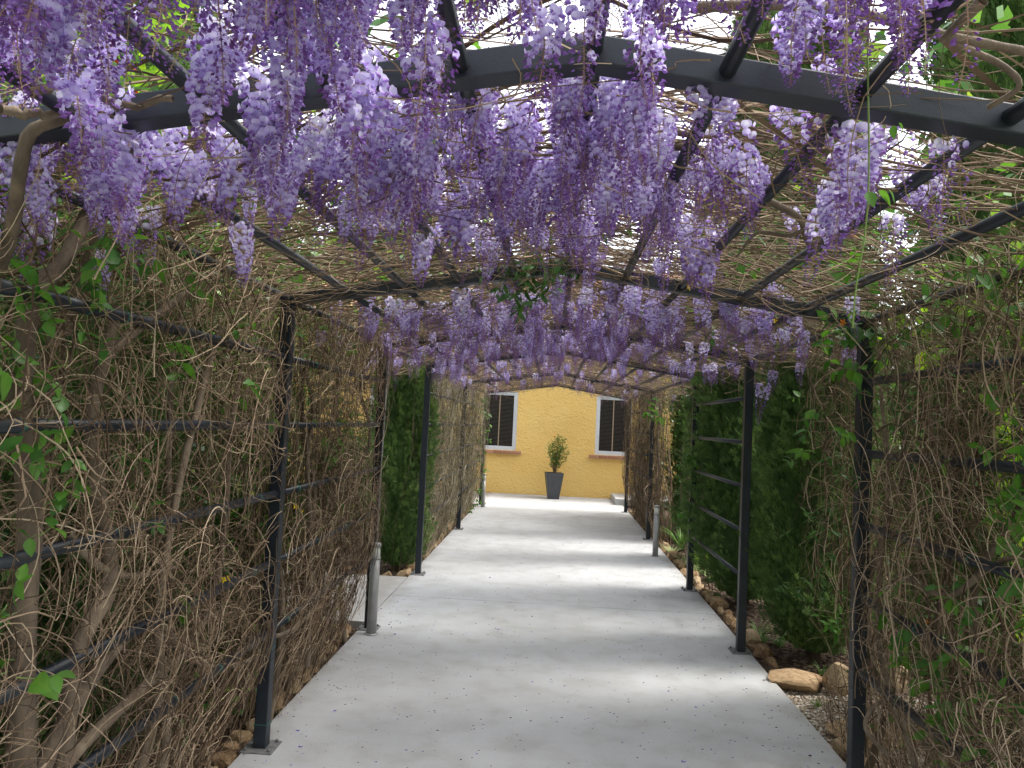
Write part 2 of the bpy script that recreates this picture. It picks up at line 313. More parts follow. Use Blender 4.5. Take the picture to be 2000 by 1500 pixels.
for i in range(nx):
    for j in range(rows):
        y0, y1 = WALL_Y-.46+j*.54, WALL_Y-.46+(j+1)*.54+.05
        for k, yy in enumerate((y0, y1)):
            zz = WZ+.14+(yy-WALL_Y+.42)*.4+(.03 if k == 0 else .005)
            for t in an: tv.append((wx0-.3+(i+.5)*sx+math.cos(t)*sx*.42, yy, zz+math.sin(t)*.07))
        for q in range(6): tf.append((vv+q, vv+q+1, vv+7+q+1, vv+7+q))
        vv += 14
link('roof_tiles', mesh('roof_tiles', tv, [np.array(tf)], M['roof_tile']), house, kind='stuff')

# far neighbouring bungalow seen through the right-hand vines
nb_ = empty('bungalow', (14.5, 27, 0), 'distant cream bungalow with grey roof and white gutter behind the right vines', 'house')
link('wall', MB().box(9.5, 20, 25, 31, -.1, 2.35).build('wall', M['cream']), nb_)
link('gutter', MB().box(9.1, 20.4, 24.5, 24.62, 2.3, 2.44).build('gutter', M['white']), nb_)
link('roof', mesh('roof', [(9.1, 24.6, 2.4), (20.4, 24.6, 2.4), (20.4, 31.4, 2.4), (9.1, 31.4, 2.4), (11, 28, 4.1), (18.5, 28, 4.1)], [np.array([[0, 1, 5, 4], [2, 3, 4, 5], [0, 3, 2, 1]]), np.array([[1, 2, 5], [3, 0, 4]])], M['slate']), nb_)

# ------------------------------------------------------------------ pergola
perg = empty('pergola', (XP, 3.6, 0), 'charcoal steel pergola of gabled arches, round purlins and side rails over the path', 'pergola')
A = .030
def roofz(x):
    x = np.asarray(x, float); return np.where(x < XP, ZE+(ZP-ZE)*(x-XL)/(XP-XL), ZE+(ZP-ZE)*(XR-x)/(XR-XP))
for i, y in enumerate(AY):
    for x in (XL, XR):
        p = bevelled(link('post', MB().box(x-A, x+A, y-A, y+A, .008, ZE-A).build('post', M['steel']), perg), .004)
        p_ = bevelled(link('base_plate', MB().box(x-.075, x+.075, y-.075, y+.075, .0, .008).build('base_plate', M['plate']), p), .002, 1)
        bolt = pipe_mesh('bolt', (0, 0, .008), (0, 0, .020), .008, M['plate'], 6)
        if i in (2, 3, 4, 5):
            for a, b in ((-1, -1), (1, -1), (-1, 1), (1, 1)): link('bolt', bolt, p, Matrix.Translation((x+a*.056, y+b*.056, 0)))
    for x, sgn in ((XL, 1), (XR, -1)):
        x0, x1 = (x-A if sgn > 0 else XP), (XP if sgn > 0 else x+A)
        V = []
        for xx in (x0, x1):
            zc = float(roofz(min(max(xx, XL-A), XR+A)))
            V += [(xx, y-A, zc-A), (xx, y+A, zc-A), (xx, y+A, zc+A), (xx, y-A, zc+A)]
        bevelled(link('beam', mesh('beam', V, [np.array([(0, 3, 2, 1), (4, 5, 6, 7), (0, 1, 5, 4), (1, 2, 6, 5), (2, 3, 7, 6), (3, 0, 4, 7)])], M['steel']), perg), .004)
offs = [XL, XP-1.07, XP-.80, XP-.54, XP-.27, XP, XP+.265, XP+.53, XP+.81, XP+1.10, XR]
for i in range(6):
    for x in offs:
        z = float(roofz(x)); link('purlin', pipe_mesh('purlin', (x, AY[i]+A, z), (x, AY[i+1]-A, z), .0175, M['steel']), perg)
RZ = [1.864, 1.534, 1.203, .873, .543]
for x, bays in ((XL, (0, 1, 2, 4, 5)), (XR, (0, 1, 3, 5))):
    for i in bays:
        for z in RZ:
            r_ = .0185 if i < 2 else .0155
            link('side_rail', pipe_mesh('side_rail', (x, AY[i]+A, z), (x, AY[i+1]-A, z), r_, M['steel']), perg)
rsT = np.random.RandomState(12)
for z in (.115, .47): link('wire_tie', MB().box(XL-A-.002, XL+A+.002, AY[2]-A-.002, AY[2]+A+.002, z, z+.004).build('wire_tie', M['tie']), perg)
for x, y0_, y1_ in ((XL, 1.8, 3.5), (XR, 2.4, 3.5), (XL, 3.8, 5.6)):
    for z in RZ:
        for _ in range(2):
            yy = rsT.uniform(y0_, y1_); w_ = rsT.uniform(.004, .012); link('wire_tie', pipe_mesh('wire_tie', (x, yy, z), (x, yy+w_, z), .0205, M['tie'], 10), perg)
link('conduit', pipe_mesh('conduit', (XL+.045, AY[3]-.03, 2.05), (XL+.042, AY[3]-.10, .64), .005, M['galv'], 6), perg)

# ------------------------------------------------------------------ bollard lights
def bollard(loc, h, label):
    t = empty('bollard_light', loc, label, 'bollard light', 'bollard lights along the walkway edges'); T = Matrix.Translation(loc)
    def cyl(n, r, z0, z1, m, s=24): link(n, pipe_mesh(n, (0, 0, z0), (0, 0, z1), r, m, s), t, T)
    cyl('flange', .052, 0, .008, M['galv']); cyl('body', .036, .008, h-.12, M['galv']); cyl('collar', .0375, h-.12, h-.105, M['galv'])
    cyl('lens', .033, h-.105, h-.03, M['lens']); cyl('cap', .0375, h-.03, h, M['galv'])
bollard(Vector((-1.262, 5.66, 0)), .665, 'grey cylindrical bollard light at the left path edge before a post')
bollard(Vector((1.36, on_z(1283, 1087).y, 0)), .64, 'slim pale bollard light on the right path edge beyond the bare rails')
bollard(Vector((-1.235, 14.35, 0)), .62, 'small far bollard light beside the green bush near the yellow wall')

# ------------------------------------------------------------------ stones
def stone_mesh(seed, fl=.7):
    import bmesh
    bm = bmesh.new(); bmesh.ops.create_icosphere(bm, subdivisions=3, radius=1)
    o = Vector((seed*3.7, seed*1.3, seed*5.1)); rr = random.Random(seed)
    pl = [(Vector((rr.gauss(0, 1), rr.gauss(0, 1), rr.gauss(0, .8))).normalized(), rr.uniform(.5, .82)) for _ in range(13)]
    for v in bm.verts:
        for n, d in pl:
            k = v.co.dot(n)
            if k > d: v.co -= n*(k-d)
        v.co += v.co.normalized()*(noise.noise(v.co*1.1+o)*.14+noise.noise(v.co*5+o)*.035)
        v.co.z *= fl
    me = bpy.data.meshes.new('stone'); bm.to_mesh(me); bm.free(); me.materials.append(M['stone'])
    me.polygons.foreach_set('use_smooth', np.full(len(me.polygons), False)); return me
ST = [stone_mesh(i+1) for i in range(7)]
def mtx(loc, rz, sx, sy, sz, rx=0, ry=0): return Matrix.Translation(loc) @ Euler((rx, ry, rz)).to_matrix().to_4x4() @ Matrix.Diagonal((sx, sy, sz, 1))
def stone_row(name, pts, label, s0, s1, parent=None):
    t = empty(name, pts[0], label, 'stone edging')
    a = [Vector(p) for p in pts]; d = 0; seg = 0; pos = a[0].copy(); k = 0
    for p, q in zip(a[:-1], a[1:]):
        L = (q-p).length; u = 0
        while u < L:
            s = RS.uniform(s0, s1); c = p.lerp(q, min(1, (u+s*.5)/L)); dr = math.atan2((q-p).y, (q-p).x)
            c.x += RS.uniform(-.02, .02); c.z = -.06+s*.14
            link('stone', ST[RS.randint(7)], t, mtx(c, dr+RS.uniform(-.3, .3), s*.55, s*RS.uniform(.34, .5), s*RS.uniform(.38, .55), RS.uniform(-.2, .2), RS.uniform(-.2, .2)))
            u += s*1.02; k += 1
    return t
stone_row('stone_edging', [(PL-.10, 2.7, 0), (PL-.10, 5.85, 0)], 'row of small brown stones at the left path edge under the tangled vines', .10, .19)
stone_row('stone_edging', [(PL-.75, 7.95, 0), (PL-.10, 7.92, 0), (PL-.10, 14.3, 0)], 'row of brown stones along the left path edge beyond the side path', .12, .22)
stone_row('stone_edging', [(PR+.11, 5.62, 0), (PR+.11, 14.9, 0)], 'long row of sandstones edging the right garden bed', .12, .25)
q0, q1 = on_z(1588, 1462, -.05), on_z(1860, 1448, -.05)
stone_row('stone_edging', [(PR+.08, q0.y-.35, 0), (PR+.08, q0.y+.02, 0)], 'short row of rounded stones by the path at the nearest right post', .15, .22)
# boulders: each one a thing
def boulder(px0, px1, pyb, pyt, seed, label, fl=.75, rz=0., z=-.05, dz=0):
    b = on_z((px0+px1)/2, pyb, z); wd = (px1-px0)/F_PX*b.y; hh = (pyb-pyt)/F_PX*b.y
    me = stone_mesh(seed, 1)
    thing1('boulder', me, label, 'boulder', 'sandstone boulders at the gravel edge', mtx((b.x, b.y+wd*.25, z+hh*.36+dz), rz, wd*.56, wd*.42, hh*.56, .1, .05))
boulder(1500, 1600, 1352, 1310, 21, 'flat reddish sandstone boulder nearest the path behind the gravel')
boulder(1560, 1618, 1345, 1312, 22, 'smallest rounded boulder between the flat and the tall sandstones')
boulder(1606, 1668, 1360, 1290, 23, 'tall tan angular boulder to the left of the nearest right post')
boulder(1715, 1785, 1352, 1300, 24, 'rounded grey tan boulder seen through the right vines')
boulder(1800, 1870, 1340, 1300, 27, 'low tan boulder deep behind the twigs near the dark cypress')
boulder(1625, 1790, 1462, 1430, 25, 'long flat orange sandstone slab beside the nearest right post')
boulder(1765, 1880, 1470, 1432, 26, 'pale flat sandstone slab in the leafy right vine')
boulder(60, 150, 1500, 1440, 28, 'brown boulder on the gravel behind the left vine trunks')

# ------------------------------------------------------------------ loose ground cover
def scatter_pebbles(name, n, x0, x1, y0, y1, z, s0, s1, m, label, cat, seed, flat=.55, ymax=None):
    rs = np.random.RandomState(seed); O = np.array([(1, 0, 0), (-1, 0, 0), (0, 1, 0), (0, -1, 0), (0, 0, 1), (.62, .62, .5), (-.62, .62, .5), (.62, -.62, .5), (-.62, -.62, .5)], float)
    T = np.array([(0, 2, 5), (2, 1, 6), (1, 3, 8), (3, 0, 7), (4, 5, 6), (4, 6, 8), (4, 8, 7), (4, 7, 5), (0, 5, 7), (2, 6, 5), (1, 8, 6), (3, 7, 8)])
    c = np.stack([rs.uniform(x0, x1, n), rs.uniform(y0, y1, n), np.full(n, z)+rs.uniform(0, .006, n)], 1)
    s = rs.uniform(s0, s1, n)[:, None]*np.stack([np.ones(n), rs.uniform(.55, .9, n), np.full(n, flat)], 1); a = rs.uniform(0, 6.28, n)
    P = O[None]*s[:, None]; ca, sa = np.cos(a)[:, None], np.sin(a)[:, None]
    V = np.stack([P[..., 0]*ca-P[..., 1]*sa, P[..., 0]*sa+P[..., 1]*ca, P[..., 2]], -1)+c[:, None]
    F = (T[None]+np.arange(n)[:, None, None]*9).reshape(-1, 3)
    return thing1(name, mesh(name, V.reshape(-1, 3), [F], m, np.repeat(rs.rand(n), 9), smooth=True), label, cat, kind='stuff')
scatter_pebbles('gravel', 30000, PR+.02, 4.6, 3.0, 5.2, -.058, .006, .014, M['pebble'], 'pale river gravel filling the strip right of the path', 'gravel', 3)
scatter_pebbles('gravel', 9000, -4.5, -1.9, .8, 3.4, -.045, .007, .015, M['pebble'], 'tan gravel behind the left vine trunks', 'gravel', 4)
scatter_pebbles('bark_mulch', 14000, PR+.05, 3.3, 5.2, 12.0, -.05, .008, .03, M['chip'], 'reddish brown bark mulch under the right cypress trees', 'mulch', 5, flat=.25)
scatter_pebbles('bark_mulch', 9000, -2.6, PL-.03, 2.3, 5.95, -.05, .008, .028, M['chip'], 'brown bark mulch under the left vines', 'mulch', 6, flat=.25)
scatter_pebbles('bark_mulch', 4000, -2.6, PL-.03, 7.8, 14.5, -.05, .01, .03, M['chip'], 'bark mulch left of the path beyond the side path', 'mulch', 8, flat=.25)
# fallen petals and crumbs on the path
n = 2300; rs = np.random.RandomState(5); V = []; F = []; tn = []
cx = rs.uniform(PL+.05, PR-.05, n); cy = 2.2+rs.rand(n)**1.6*12
edge = rs.rand(n) < .3; cx = np.where(edge, np.where(rs.rand(n) < .5, PL+.02+rs.rand(n)**2*.35, PR-.02-rs.rand(n)**2*.35), cx)
for i in range(n):
    s = rs.uniform(.0022, .0072)*(1 if i % 25 else 1.9); a = rs.uniform(0, 6.28); b0 = len(V)
    for k in range(6):
        t = a+k*1.047; V.append((cx[i]+math.cos(t)*s, cy[i]+math.sin(t)*s*.62, .0015+.35*s*(k % 2)+s*.25*(math.cos(t-a))**2))
    V.append((cx[i], cy[i], .0018)); F += [(b0+k, b0+(k+1) % 6, b0+6) for k in range(6)]; tn += [rs.choice([0, .1, .5, .8, 1])]*7
thing1('fallen_petals', mesh('fallen_petals', V, [np.array(F)], M['fallen'], tn), 'tiny violet petals and brown crumbs scattered over the pale path', 'fallen petals', kind='stuff')

# ------------------------------------------------------------------ leaf, flower and raceme meshes
def leaf_mesh(name, m, wd=.5, fold=.25, droop=.25, lobe=False):
    st = [0, .14, .36, .62, .84, 1]; wds = [0, .62, 1, .82, .42, 0]; V = []; tn = []
    for k, (s, q) in enumerate(zip(st, wds)):
        z = -droop*s*s
        V += [(-q*wd/2, s, z+fold*q*wd/2), (0, s, z), (q*wd/2, s, z+fold*q*wd/2)]; tn += [.5+.1*(k % 2), .62, .5]
    F = []
    for k in range(5): F += [(3*k, 3*k+1, 3*k+4, 3*k+3), (3*k+1, 3*k+2, 3*k+5, 3*k+4)]
    return mesh(name, V, [np.array(F)], m, tn, smooth=True)
LEAF = leaf_mesh('leaf', M['leaf'], .62); LEAFL = leaf_mesh('leaf', M['leaf_lime'], .72, .18); LEAFD = leaf_mesh('leaf', M['leaf_dark'], .36, .3)
LEAFR = leaf_mesh('leaf', M['redleaf'], .4, .3)
def bloom_mesh(m):
    V = [(0, 0, 0)]; F = []
    for k in range(5):
        a = k*1.2566; b = len(V)
        V += [(math.cos(a-.45)*.6, math.sin(a-.45)*.6, .25), (math.cos(a)*1, math.sin(a)*1, .15), (math.cos(a+.45)*.6, math.sin(a+.45)*.6, .25)]
        F += [(0, b, b+1, b+2)]
    return mesh('bloom', V, [np.array(F)], m, np.linspace(.3, 1, len(V)))
BLOOM = bloom_mesh(M['yellow']); BLOOMO = bloom_mesh(M['orange'])

def frame(d, rs):
    d = d/np.linalg.norm(d); r = rs.normal(size=3); a = np.cross(d, r); a /= np.linalg.norm(a); return a, np.cross(d, a), d
def raceme_mesh(seed, L, rad, n, openf, spent=0., tip=.25):
    rs = np.random.RandomState(seed); V = []; F = []; tn = []; mi = []
    bend = rs.uniform(-.12, .12, 2)
    def axis(t): return np.array([bend[0]*L*t*t+.006*math.sin(5*t+seed), bend[1]*L*t*t, -L*t])
    ks = 9; pts = np.array([axis(t) for t in np.linspace(0, 1, ks)])[None]
    tv, tf = tubes(pts, np.linspace(.0018, .0007, ks)[None], 3); V += list(tv); F += [(tuple(f), 1) for f in tf]; tn += [.5]*len(tv)
    for i in range(n):
        t = .06+.94*((i+rs.rand())/n); a = i*2.4+rs.uniform(-.5, .5); c = axis(t)
        prof = (1-t)**.8*.95+.14 if t > .12 else .8
        R = rad*prof*rs.uniform(.75, 1.15); out = np.array([math.cos(a), math.sin(a), 0])
        dn = rs.uniform(-.1, .35)+t*.3
        pd = out*R+np.array([0, 0, -R*dn])*.6; e = c+pd
        # pedicel
        b = len(V); V += [c, c+np.array([0, 0, .0012]), e]; F.append(((b, b+1, b+2), 1)); tn += [.5, .5, .3+.5*spent]
        isopen = t < openf+rs.uniform(-.12, .12)
        if rs.rand() < spent*(1-.5*t):
            if rs.rand() < .35: # calyx stub
                u, v, d = frame(pd, rs); b = len(V); s = .003
                V += [e+u*s, e-u*s, e+d*s*2.4, e+v*s]; F += [((b, b+1, b+2), 1), ((b, b+3, b+2), 1)]; tn += [.3]*4
            continue
        d = out*.85+np.array([0, 0, rs.uniform(-.55, .1)]); d /= np.linalg.norm(d)
        up = np.array([0, 0, 1.])-d*d[2]; up /= np.linalg.norm(up); sd_ = np.cross(d, up)
        tw = rs.uniform(-.5, .5); sd_, up = sd_*math.cos(tw)+up*math.sin(tw), up*math.cos(tw)-sd_*math.sin(tw)
        if isopen:
            s = rs.uniform(.0098, .0128)*(1-.35*t); base = e
            # banner: rounded, reflexed, cupped
            cen = base+d*s*.45+up*s*.55; b = len(V); V.append(cen-d*s*.12); pale = rs.uniform(.74, 1.0)-.15*t; tn.append(min(1, pale+.08))
            for k in range(8):
                q = k/8*2*math.pi; ru = 1.0 if k != 2 else .88
                V.append(cen+(sd_*math.cos(q)*s*1.08+up*math.sin(q)*s*.98)*ru+d*s*(.30*abs(math.cos(q))-.30*math.sin(q)*.6)); tn.append(pale-.12*(math.sin(q) < -.3)-rs.uniform(0, .06))
            F += [((b, b+1+k, b+1+(k+1) % 8), 0) for k in range(8)]
            # wings and keel: darker beak below the banner
            for sg in (-1, 1):
                b = len(V); w0 = base+sd_*sg*s*.12; dk = rs.uniform(.22, .45)
                V += [w0, w0+d*s*.8+up*s*.22+sd_*sg*s*.35, w0+d*s*1.5-up*s*.15+sd_*sg*s*.12, w0+d*s*.8-up*s*.50+sd_*sg*s*.10]
                F += [((b, b+1, b+2, b+3), 0)]; tn += [dk+.1, dk+.15, dk-.1, dk]
        else:
            s = rs.uniform(.0065, .0095)*(1.1-.7*max(0, (t-openf)/(1-openf+.01))); b = len(V); dd = d*.75+np.array([0, 0, -.55]); dd /= np.linalg.norm(dd)
            u, v, dd = frame(dd, rs); dk = rs.uniform(.05, .38)
            V += [e, e+dd*s*.9+u*s*.5, e+dd*s*.9+v*s*.5, e+dd*s*.9-u*s*.5, e+dd*s*.9-v*s*.5, e+dd*s*2.0+up*s*.3]
            tn += [dk*.6, dk+.12, dk, dk+.1, dk, dk+.05]
            for k in range(4): F += [((b, b+1+k, b+1+(k+1) % 4), 0), ((b+5, b+1+(k+1) % 4, b+1+k), 0)]
    Q = [f for f, m in F if len(f) == 4]; T = [f for f, m in F if len(f) == 3]
    mi = [m for f, m in F if len(f) == 4]+[m for f, m in F if len(f) == 3]
    me = mesh('flower_cluster', np.array(V), [np.array(Q), np.array(T)], [M['petal'], M['rachis']], tn, mi, smooth=False)
    return me
RAC = {'full': [raceme_mesh(i, .20+.03*(i % 3), .037, 125, .74) for i in range(4)],
       'mid': [raceme_mesh(10+i, .22+.02*i, .033, 115, .42, .08) for i in range(4)],
       'bud': [raceme_mesh(20+i, .26, .031, 105, .20, .15) for i in range(3)],
       'spent': [raceme_mesh(30+i, .25, .026, 80, .3, .68) for i in range(4)],
       'bare': [raceme_mesh(40+i, .2, .014, 30, .0, .93) for i in range(2)]}

# ------------------------------------------------------------------ wisteria
GM = """876769898925774467201
583687976123523640011
174365886777852455441
567657886888875354210
522111256666562231000
210000113544432210000
100000356888765540000
000000045343444440000"""
GR = np.array([[int(c) for c in r.ljust(20, '0')[:20]] for r in GM.split('\n')], float)
Rm = np.array([list(RX), list(UP), list(FW)])
def project(P):
    q = (np.asarray(P)-np.array([0, 0, H])) @ Rm.T; return 1000+F_PX*q[..., 0]/q[..., 2], 750-F_PX*q[..., 1]/q[..., 2], q[..., 2]
def roof_out(x):      # canopy height including overhang beyond the eaves
    x = np.asarray(x, float); z = roofz(np.clip(x, XL, XR)); return z-.35*np.maximum(0, XL-x)-.30*np.maximum(0, x-XR)
LW = {'L': ['wisteria'], }
vines = {}
bayspec = [
 ('wisteria with the largest pale lilac flower clusters, hanging in front of the nearest beam', (.45, 1.54)),
 ('wisteria draped with dense violet flower clusters just behind the nearest beam', (1.54, 3.67)),
 ('wisteria hanging below the second roof section between the second and third beams', (3.67, 5.8)),
 ('wisteria over the bare ladder rails with hazy mauve flower clusters', (5.8, 7.91)),
 ('distant wisteria with small mauve clusters over the fourth roof section', (7.91, 11.29)),
 ('farthest wisteria of mostly bare brown canes and drooping pods before the yellow wall', (11.29, 14.9))]
ncand = [1200, 1800, 1600, 1600, 1600, 500]; cap = [165, 290, 285, 285, 270, 150]
def drape(bi, rs):
    lab, (y0, y1) = bayspec[bi]
    t = empty('wisteria', (XL-.15, (y0+y1)/2, 0), lab, 'wisteria', 'wisterias trained over the pergola roof'); vines[bi] = t
    cnt = 0
    for _ in range(ncand[bi]*3):
        if cnt >= cap[bi]: break
        x = rs.uniform(-1.95, 2.05); y = rs.uniform(y0, y1); dz = rs.uniform(-.03, .13); s = rs.uniform(.62, 1.0)
        z = float(roof_out(x))+dz; px, py, d = project((x, y, z-.13*s))
        if d < .3 or not (-150 < px < 2150 and -260 < py < 900): continue
        c = GR[int(np.clip(py//100, 0, 7)), int(np.clip(px//100, 0, 19))]/9
        if bi == 5: c = .55 if y < 12.6 else .22
        if rs.rand() > c**1.45: continue
        if bi == 0:      # clusters in front of the nearest beam mostly end above it
            qx, qy, _d = project((x, y, z-.25*s))
            if qy > 90+(.135*(1165-qx) if qx < 1165 else .185*(qx-1165))+rs.uniform(-50, 10): continue
        elif bi <= 4:    # few clusters reach down past the line of the next beam
            qx, qy, _d = project((x, y, z-.25*s)); sl_ = .125*(1105-qx) if qx < 1105 else .183*(qx-1105)
            cn = max(0, 1-abs(qx-1150)/450)
            if bi == 1 and qy > 512+sl_+(rs.uniform(-70, 0)+45*cn if rs.rand() < .90 else 60): continue
            if bi > 1 and qy > 722+sl_*.35+rs.uniform(-70, 40): continue
        if bi >= 4: kinds, pr = ['full', 'mid', 'bud', 'spent', 'bare'], ([.15, .4, .2, .25, 0] if bi == 4 else [.0, .12, .1, .28, .5])
        elif bi == 3 or bi == 2: kinds, pr = ['full', 'mid', 'bud', 'spent'], [.18, .42, .22, .18]
        else:
            kinds = ['full', 'mid', 'bud', 'spent']; pr = [.44, .34, .12, .10] if x < .25 else [.15, .33, .24, .28]
        kd = kinds[rs.choice(len(kinds), p=pr)]
        M4 = mtx((x, y, z), rs.uniform(0, 6.28), s*rs.uniform(.85, 1.25), s*rs.uniform(.85, 1.25), s, rs.normal()*.10, rs.normal()*.10)
        link('flower_cluster', RAC[kd][rs.randint(len(RAC[kd]))], t, M4); cnt += 1
    return t
for b in range(6): drape(b, np.random.RandomState(100+b))
# clusters the photograph shows in particular places: (top px, top py, depth, size, kind)
hero = [(160, 60, 1.35, 1.05, 'full', 0), (215, 150, 1.45, .95, 'full', 0), (180, 190, 1.5, .95, 'mid', 0), (505, 130, 1.5, .95, 'full', 0), (530, 190, 1.52, .9, 'full', 0),
 (700, 110, 1.45, 1.0, 'full', 0), (720, 150, 1.5, 1.0, 'full', 0), (610, 240, 1.9, .9, 'mid', 1), (650, 235, 1.9, .95, 'full', 1), (780, 205, 1.8, 1.05, 'full', 1), (800, 230, 1.85, 1., 'full', 1), (835, 40, 1.3, .95, 'mid', 0),
 (865, 30, 1.3, .8, 'bud', 0), (880, 360, 2.6, 1.15, 'full', 1), (910, 370, 2.6, 1.15, 'full', 1), (1060, 0, 1.2, .8, 'mid', 0), (1150, -20, 1.2, .7, 'mid', 0), (1275, 70, 1.48, .75, 'mid', 0), (1260, -10, 1.3, .8, 'mid', 0), (1550, 20, 1.4, .7, 'full', 0), (1600, 0, 1.4, .7, 'bud', 0), (1650, 20, 1.4, .75, 'bud', 0),
 (1690, 10, 1.4, .75, 'spent', 0), (1100, 170, 1.8, 1, 'full', 1), (1190, 160, 1.8, 1, 'full', 1), (1210, 200, 1.9, 1.1, 'mid', 1), (1240, 170, 1.8, .9, 'full', 1), (1110, 390, 2.7, 1.1, 'mid', 1), (1180, 395, 2.8, 1.0, 'bud', 1),
 (1360, 420, 2.8, 1.1, 'full', 1), (1385, 430, 2.85, 1.2, 'full', 1), (1305, 420, 2.8, 1., 'bud', 1), (1500, 540, 3.6, .7, 'mid', 1), (1490, 745, 5.6, 1.1, 'mid', 2), (1510, 720, 5.6, .8, 'mid', 2), (1455, 600, 4.2, 1., 'full', 2),
 (965, 480, 3.6, .8, 'full', 1), (560, 150, 1.5, .8, 'mid', 0), (440, 20, 1.3, .9, 'full', 0), (410, 60, 1.3, .9, 'full', 0), (570, 20, 1.3, 1, 'full', 0), (645, 10, 1.3, 1., 'full', 0)]
rs = np.random.RandomState(77)
for px, py, y, s, kd, bi in hero:
    p = on_y(px, py, y)
    link('flower_cluster', RAC[kd][rs.randint(len(RAC[kd]))], vines[bi], mtx(p, rs.uniform(0, 6.28), s*1.1, s*1.1, s, rs.normal()*.05, rs.normal()*.05))

# canes lying across the roof
def roof_canes(bi, n, rs, twn):
    y0, y1 = bayspec[bi][1]; K = 16; mb = MB()
    L = rs.uniform(.8, 3.0, n); xc = rs.uniform(-1.5, 1.6, n); yc = rs.uniform(y0, y1, n); t = np.linspace(-.5, .5, K)
    slope = rs.normal(0, .33, n); x = xc[:, None]+L[:, None]*t
    ph = rs.uniform(0, 6.28, (n, 4)); am = rs.uniform(.02, .10, (n, 2))
    y = yc[:, None]+slope[:, None]*(x-xc[:, None])+am[:, :1]*np.sin(3*x+ph[:, :1])+.03*np.sin(8*x+ph[:, 1:2])
    off = rs.uniform(.01, .16, n)[:, None]
    z = roof_out(np.clip(x, -2.3, 2.4))+off+am[:, 1:]*np.sin(4*x+ph[:, 2:3])+.02*np.sin(10*x+ph[:, 3:4])
    P = np.stack([x, y, z], -1); r0 = rs.choice([.0018, .0026, .0038, .006], n, p=[.35, .35, .2, .1])
    R_ = r0[:, None]*np.linspace(1.25, .7, K)[None]; tube_mb(mb, P, R_, 3, rs.rand(n)*.6+.1)
    # short wandering twigs
    n2 = twn; c = np.stack([rs.uniform(-1.6, 1.75, n2), rs.uniform(y0, y1, n2), np.zeros(n2)], 1); c[:, 2] = roof_out(c[:, 0])+rs.uniform(-.06, .2, n2)
    P = walk(c, rs.uniform(.15, .6, n2), rs, 10, axis=(1, .5, .18), curl=1.6); tube_mb(mb, P, rs.uniform(.0010, .0022, n2)[:, None]*np.linspace(1.2, .5, 10)[None], 3, rs.rand(n2)*.8+.1)
    link('canes', mb.build('canes', M['twig']), vines[bi], kind='stuff')
    nl = [250, 2600, 3400, 1800, 1500, 900][bi]; u = rs.rand(nl); xx = np.where(rs.rand(nl) < .62, -1.7+1.5*u**1.3, .7+1.2*u); cl = np.stack([xx, rs.uniform(y0, y1, nl), roof_out(xx)+rs.uniform(.05, .35, nl)], 1)
    cl = cl[(.45+.5*np.sin(cl[:, 1]*5+bi)*np.sin(cl[:, 0]*6+bi)+.3*np.sin(cl[:, 1]*11+cl[:, 0]*9)) > rs.rand(nl)*.8]; nl = len(cl)
    yv = rs.normal(size=(nl, 3))*np.array([1, 1, .6]); yv /= np.linalg.norm(yv, axis=1, keepdims=True); xv = np.cross(yv, rs.normal(size=(nl, 3))); xv /= np.linalg.norm(xv, axis=1, keepdims=True); Ll = rs.uniform(.03, .075, nl)[:, None]
    link('foliage', mesh('foliage', np.stack([cl, cl+yv*Ll*.5+xv*Ll*.3, cl+yv*Ll, cl+yv*Ll*.5-xv*Ll*.3], 1).reshape(-1, 3), [np.arange(4*nl).reshape(-1, 4)], M['leaf'], np.repeat(rs.rand(nl), 4)), vines[bi], kind='stuff')
def walk(c, L, rs, K, axis=(.12, 1, 1), curl=2.0, d0=None):
    n = len(c); ax = np.array(axis); d = rs.normal(size=(n, 3))*ax if d0 is None else d0.copy()
    d /= np.linalg.norm(d, axis=1, keepdims=True); w_ = rs.normal(size=(n, 3))*ax[::-1]*curl/K*1.6; P = np.zeros((n, K, 3)); st = (L/(K-1))[:, None]
    for k in range(1, K):
        d = d+np.cross(w_, d)*1.0+rs.normal(size=(n, 3))*ax*.16*curl/2; d /= np.linalg.norm(d, axis=1, keepdims=True); P[:, k] = P[:, k-1]+d*st
    P += (c-P.mean(1))[:, None]; return P
for b, (nc, nt_) in enumerate([(26, 70), (270, 1500), (340, 1700), (220, 1000), (260, 800), (380, 1200)]): roof_canes(b, nc, np.random.RandomState(200+b), nt_)

def stem(parent, pts, r0, r1, n=26, sides=8, label=None, wob=.0):
    P = smooth_path(pts, n); rs = np.random.RandomState(int(abs(P[0, 1]*1000)) % 9999)
    P += rs.normal(size=P.shape)*wob; R_ = np.linspace(r0, r1, n)*(1+rs.uniform(-.08, .08, n))
    V, F = tubes(P[None], R_[None], sides); o = link('stem', mesh('stem', V, [F], M['bark'], smooth=True), parent)
    if label: o['label'] = label
    return o
# branches above the path
ob = lambda px, py, y: on_y(px, py, y)
stem(vines[1], [ob(180, 215, 1.52), ob(115, 235, 1.50), ob(60, 260, 1.49), ob(40, 330, 1.50), ob(22, 450, 1.60), ob(0, 520, 1.7)], .012, .016, label='grey brown stem hooked over the nearest beam')
stem(vines[1], [ob(540, 270, 2.0), ob(470, 330, 2.3), ob(410, 380, 2.5), ob(330, 420, 2.6), ob(250, 440, 2.6), ob(180, 520, 2.5), ob(120, 650, 2.4), ob(90, 800, 2.35), ob(60, 1000, 2.2)], .022, .030, label='thick bent stem climbing to the roof')
stem(vines[1], [ob(1305, 281, 2.05), ob(1360, 292, 2.1), ob(1430, 330, 2.15), ob(1490, 385, 2.2), ob(1560, 425, 2.3), ob(1578, 470, 2.3), ob(1592, 480, 2.32)], .013, .010, label='bare S-curved branch crossing the round purlins')
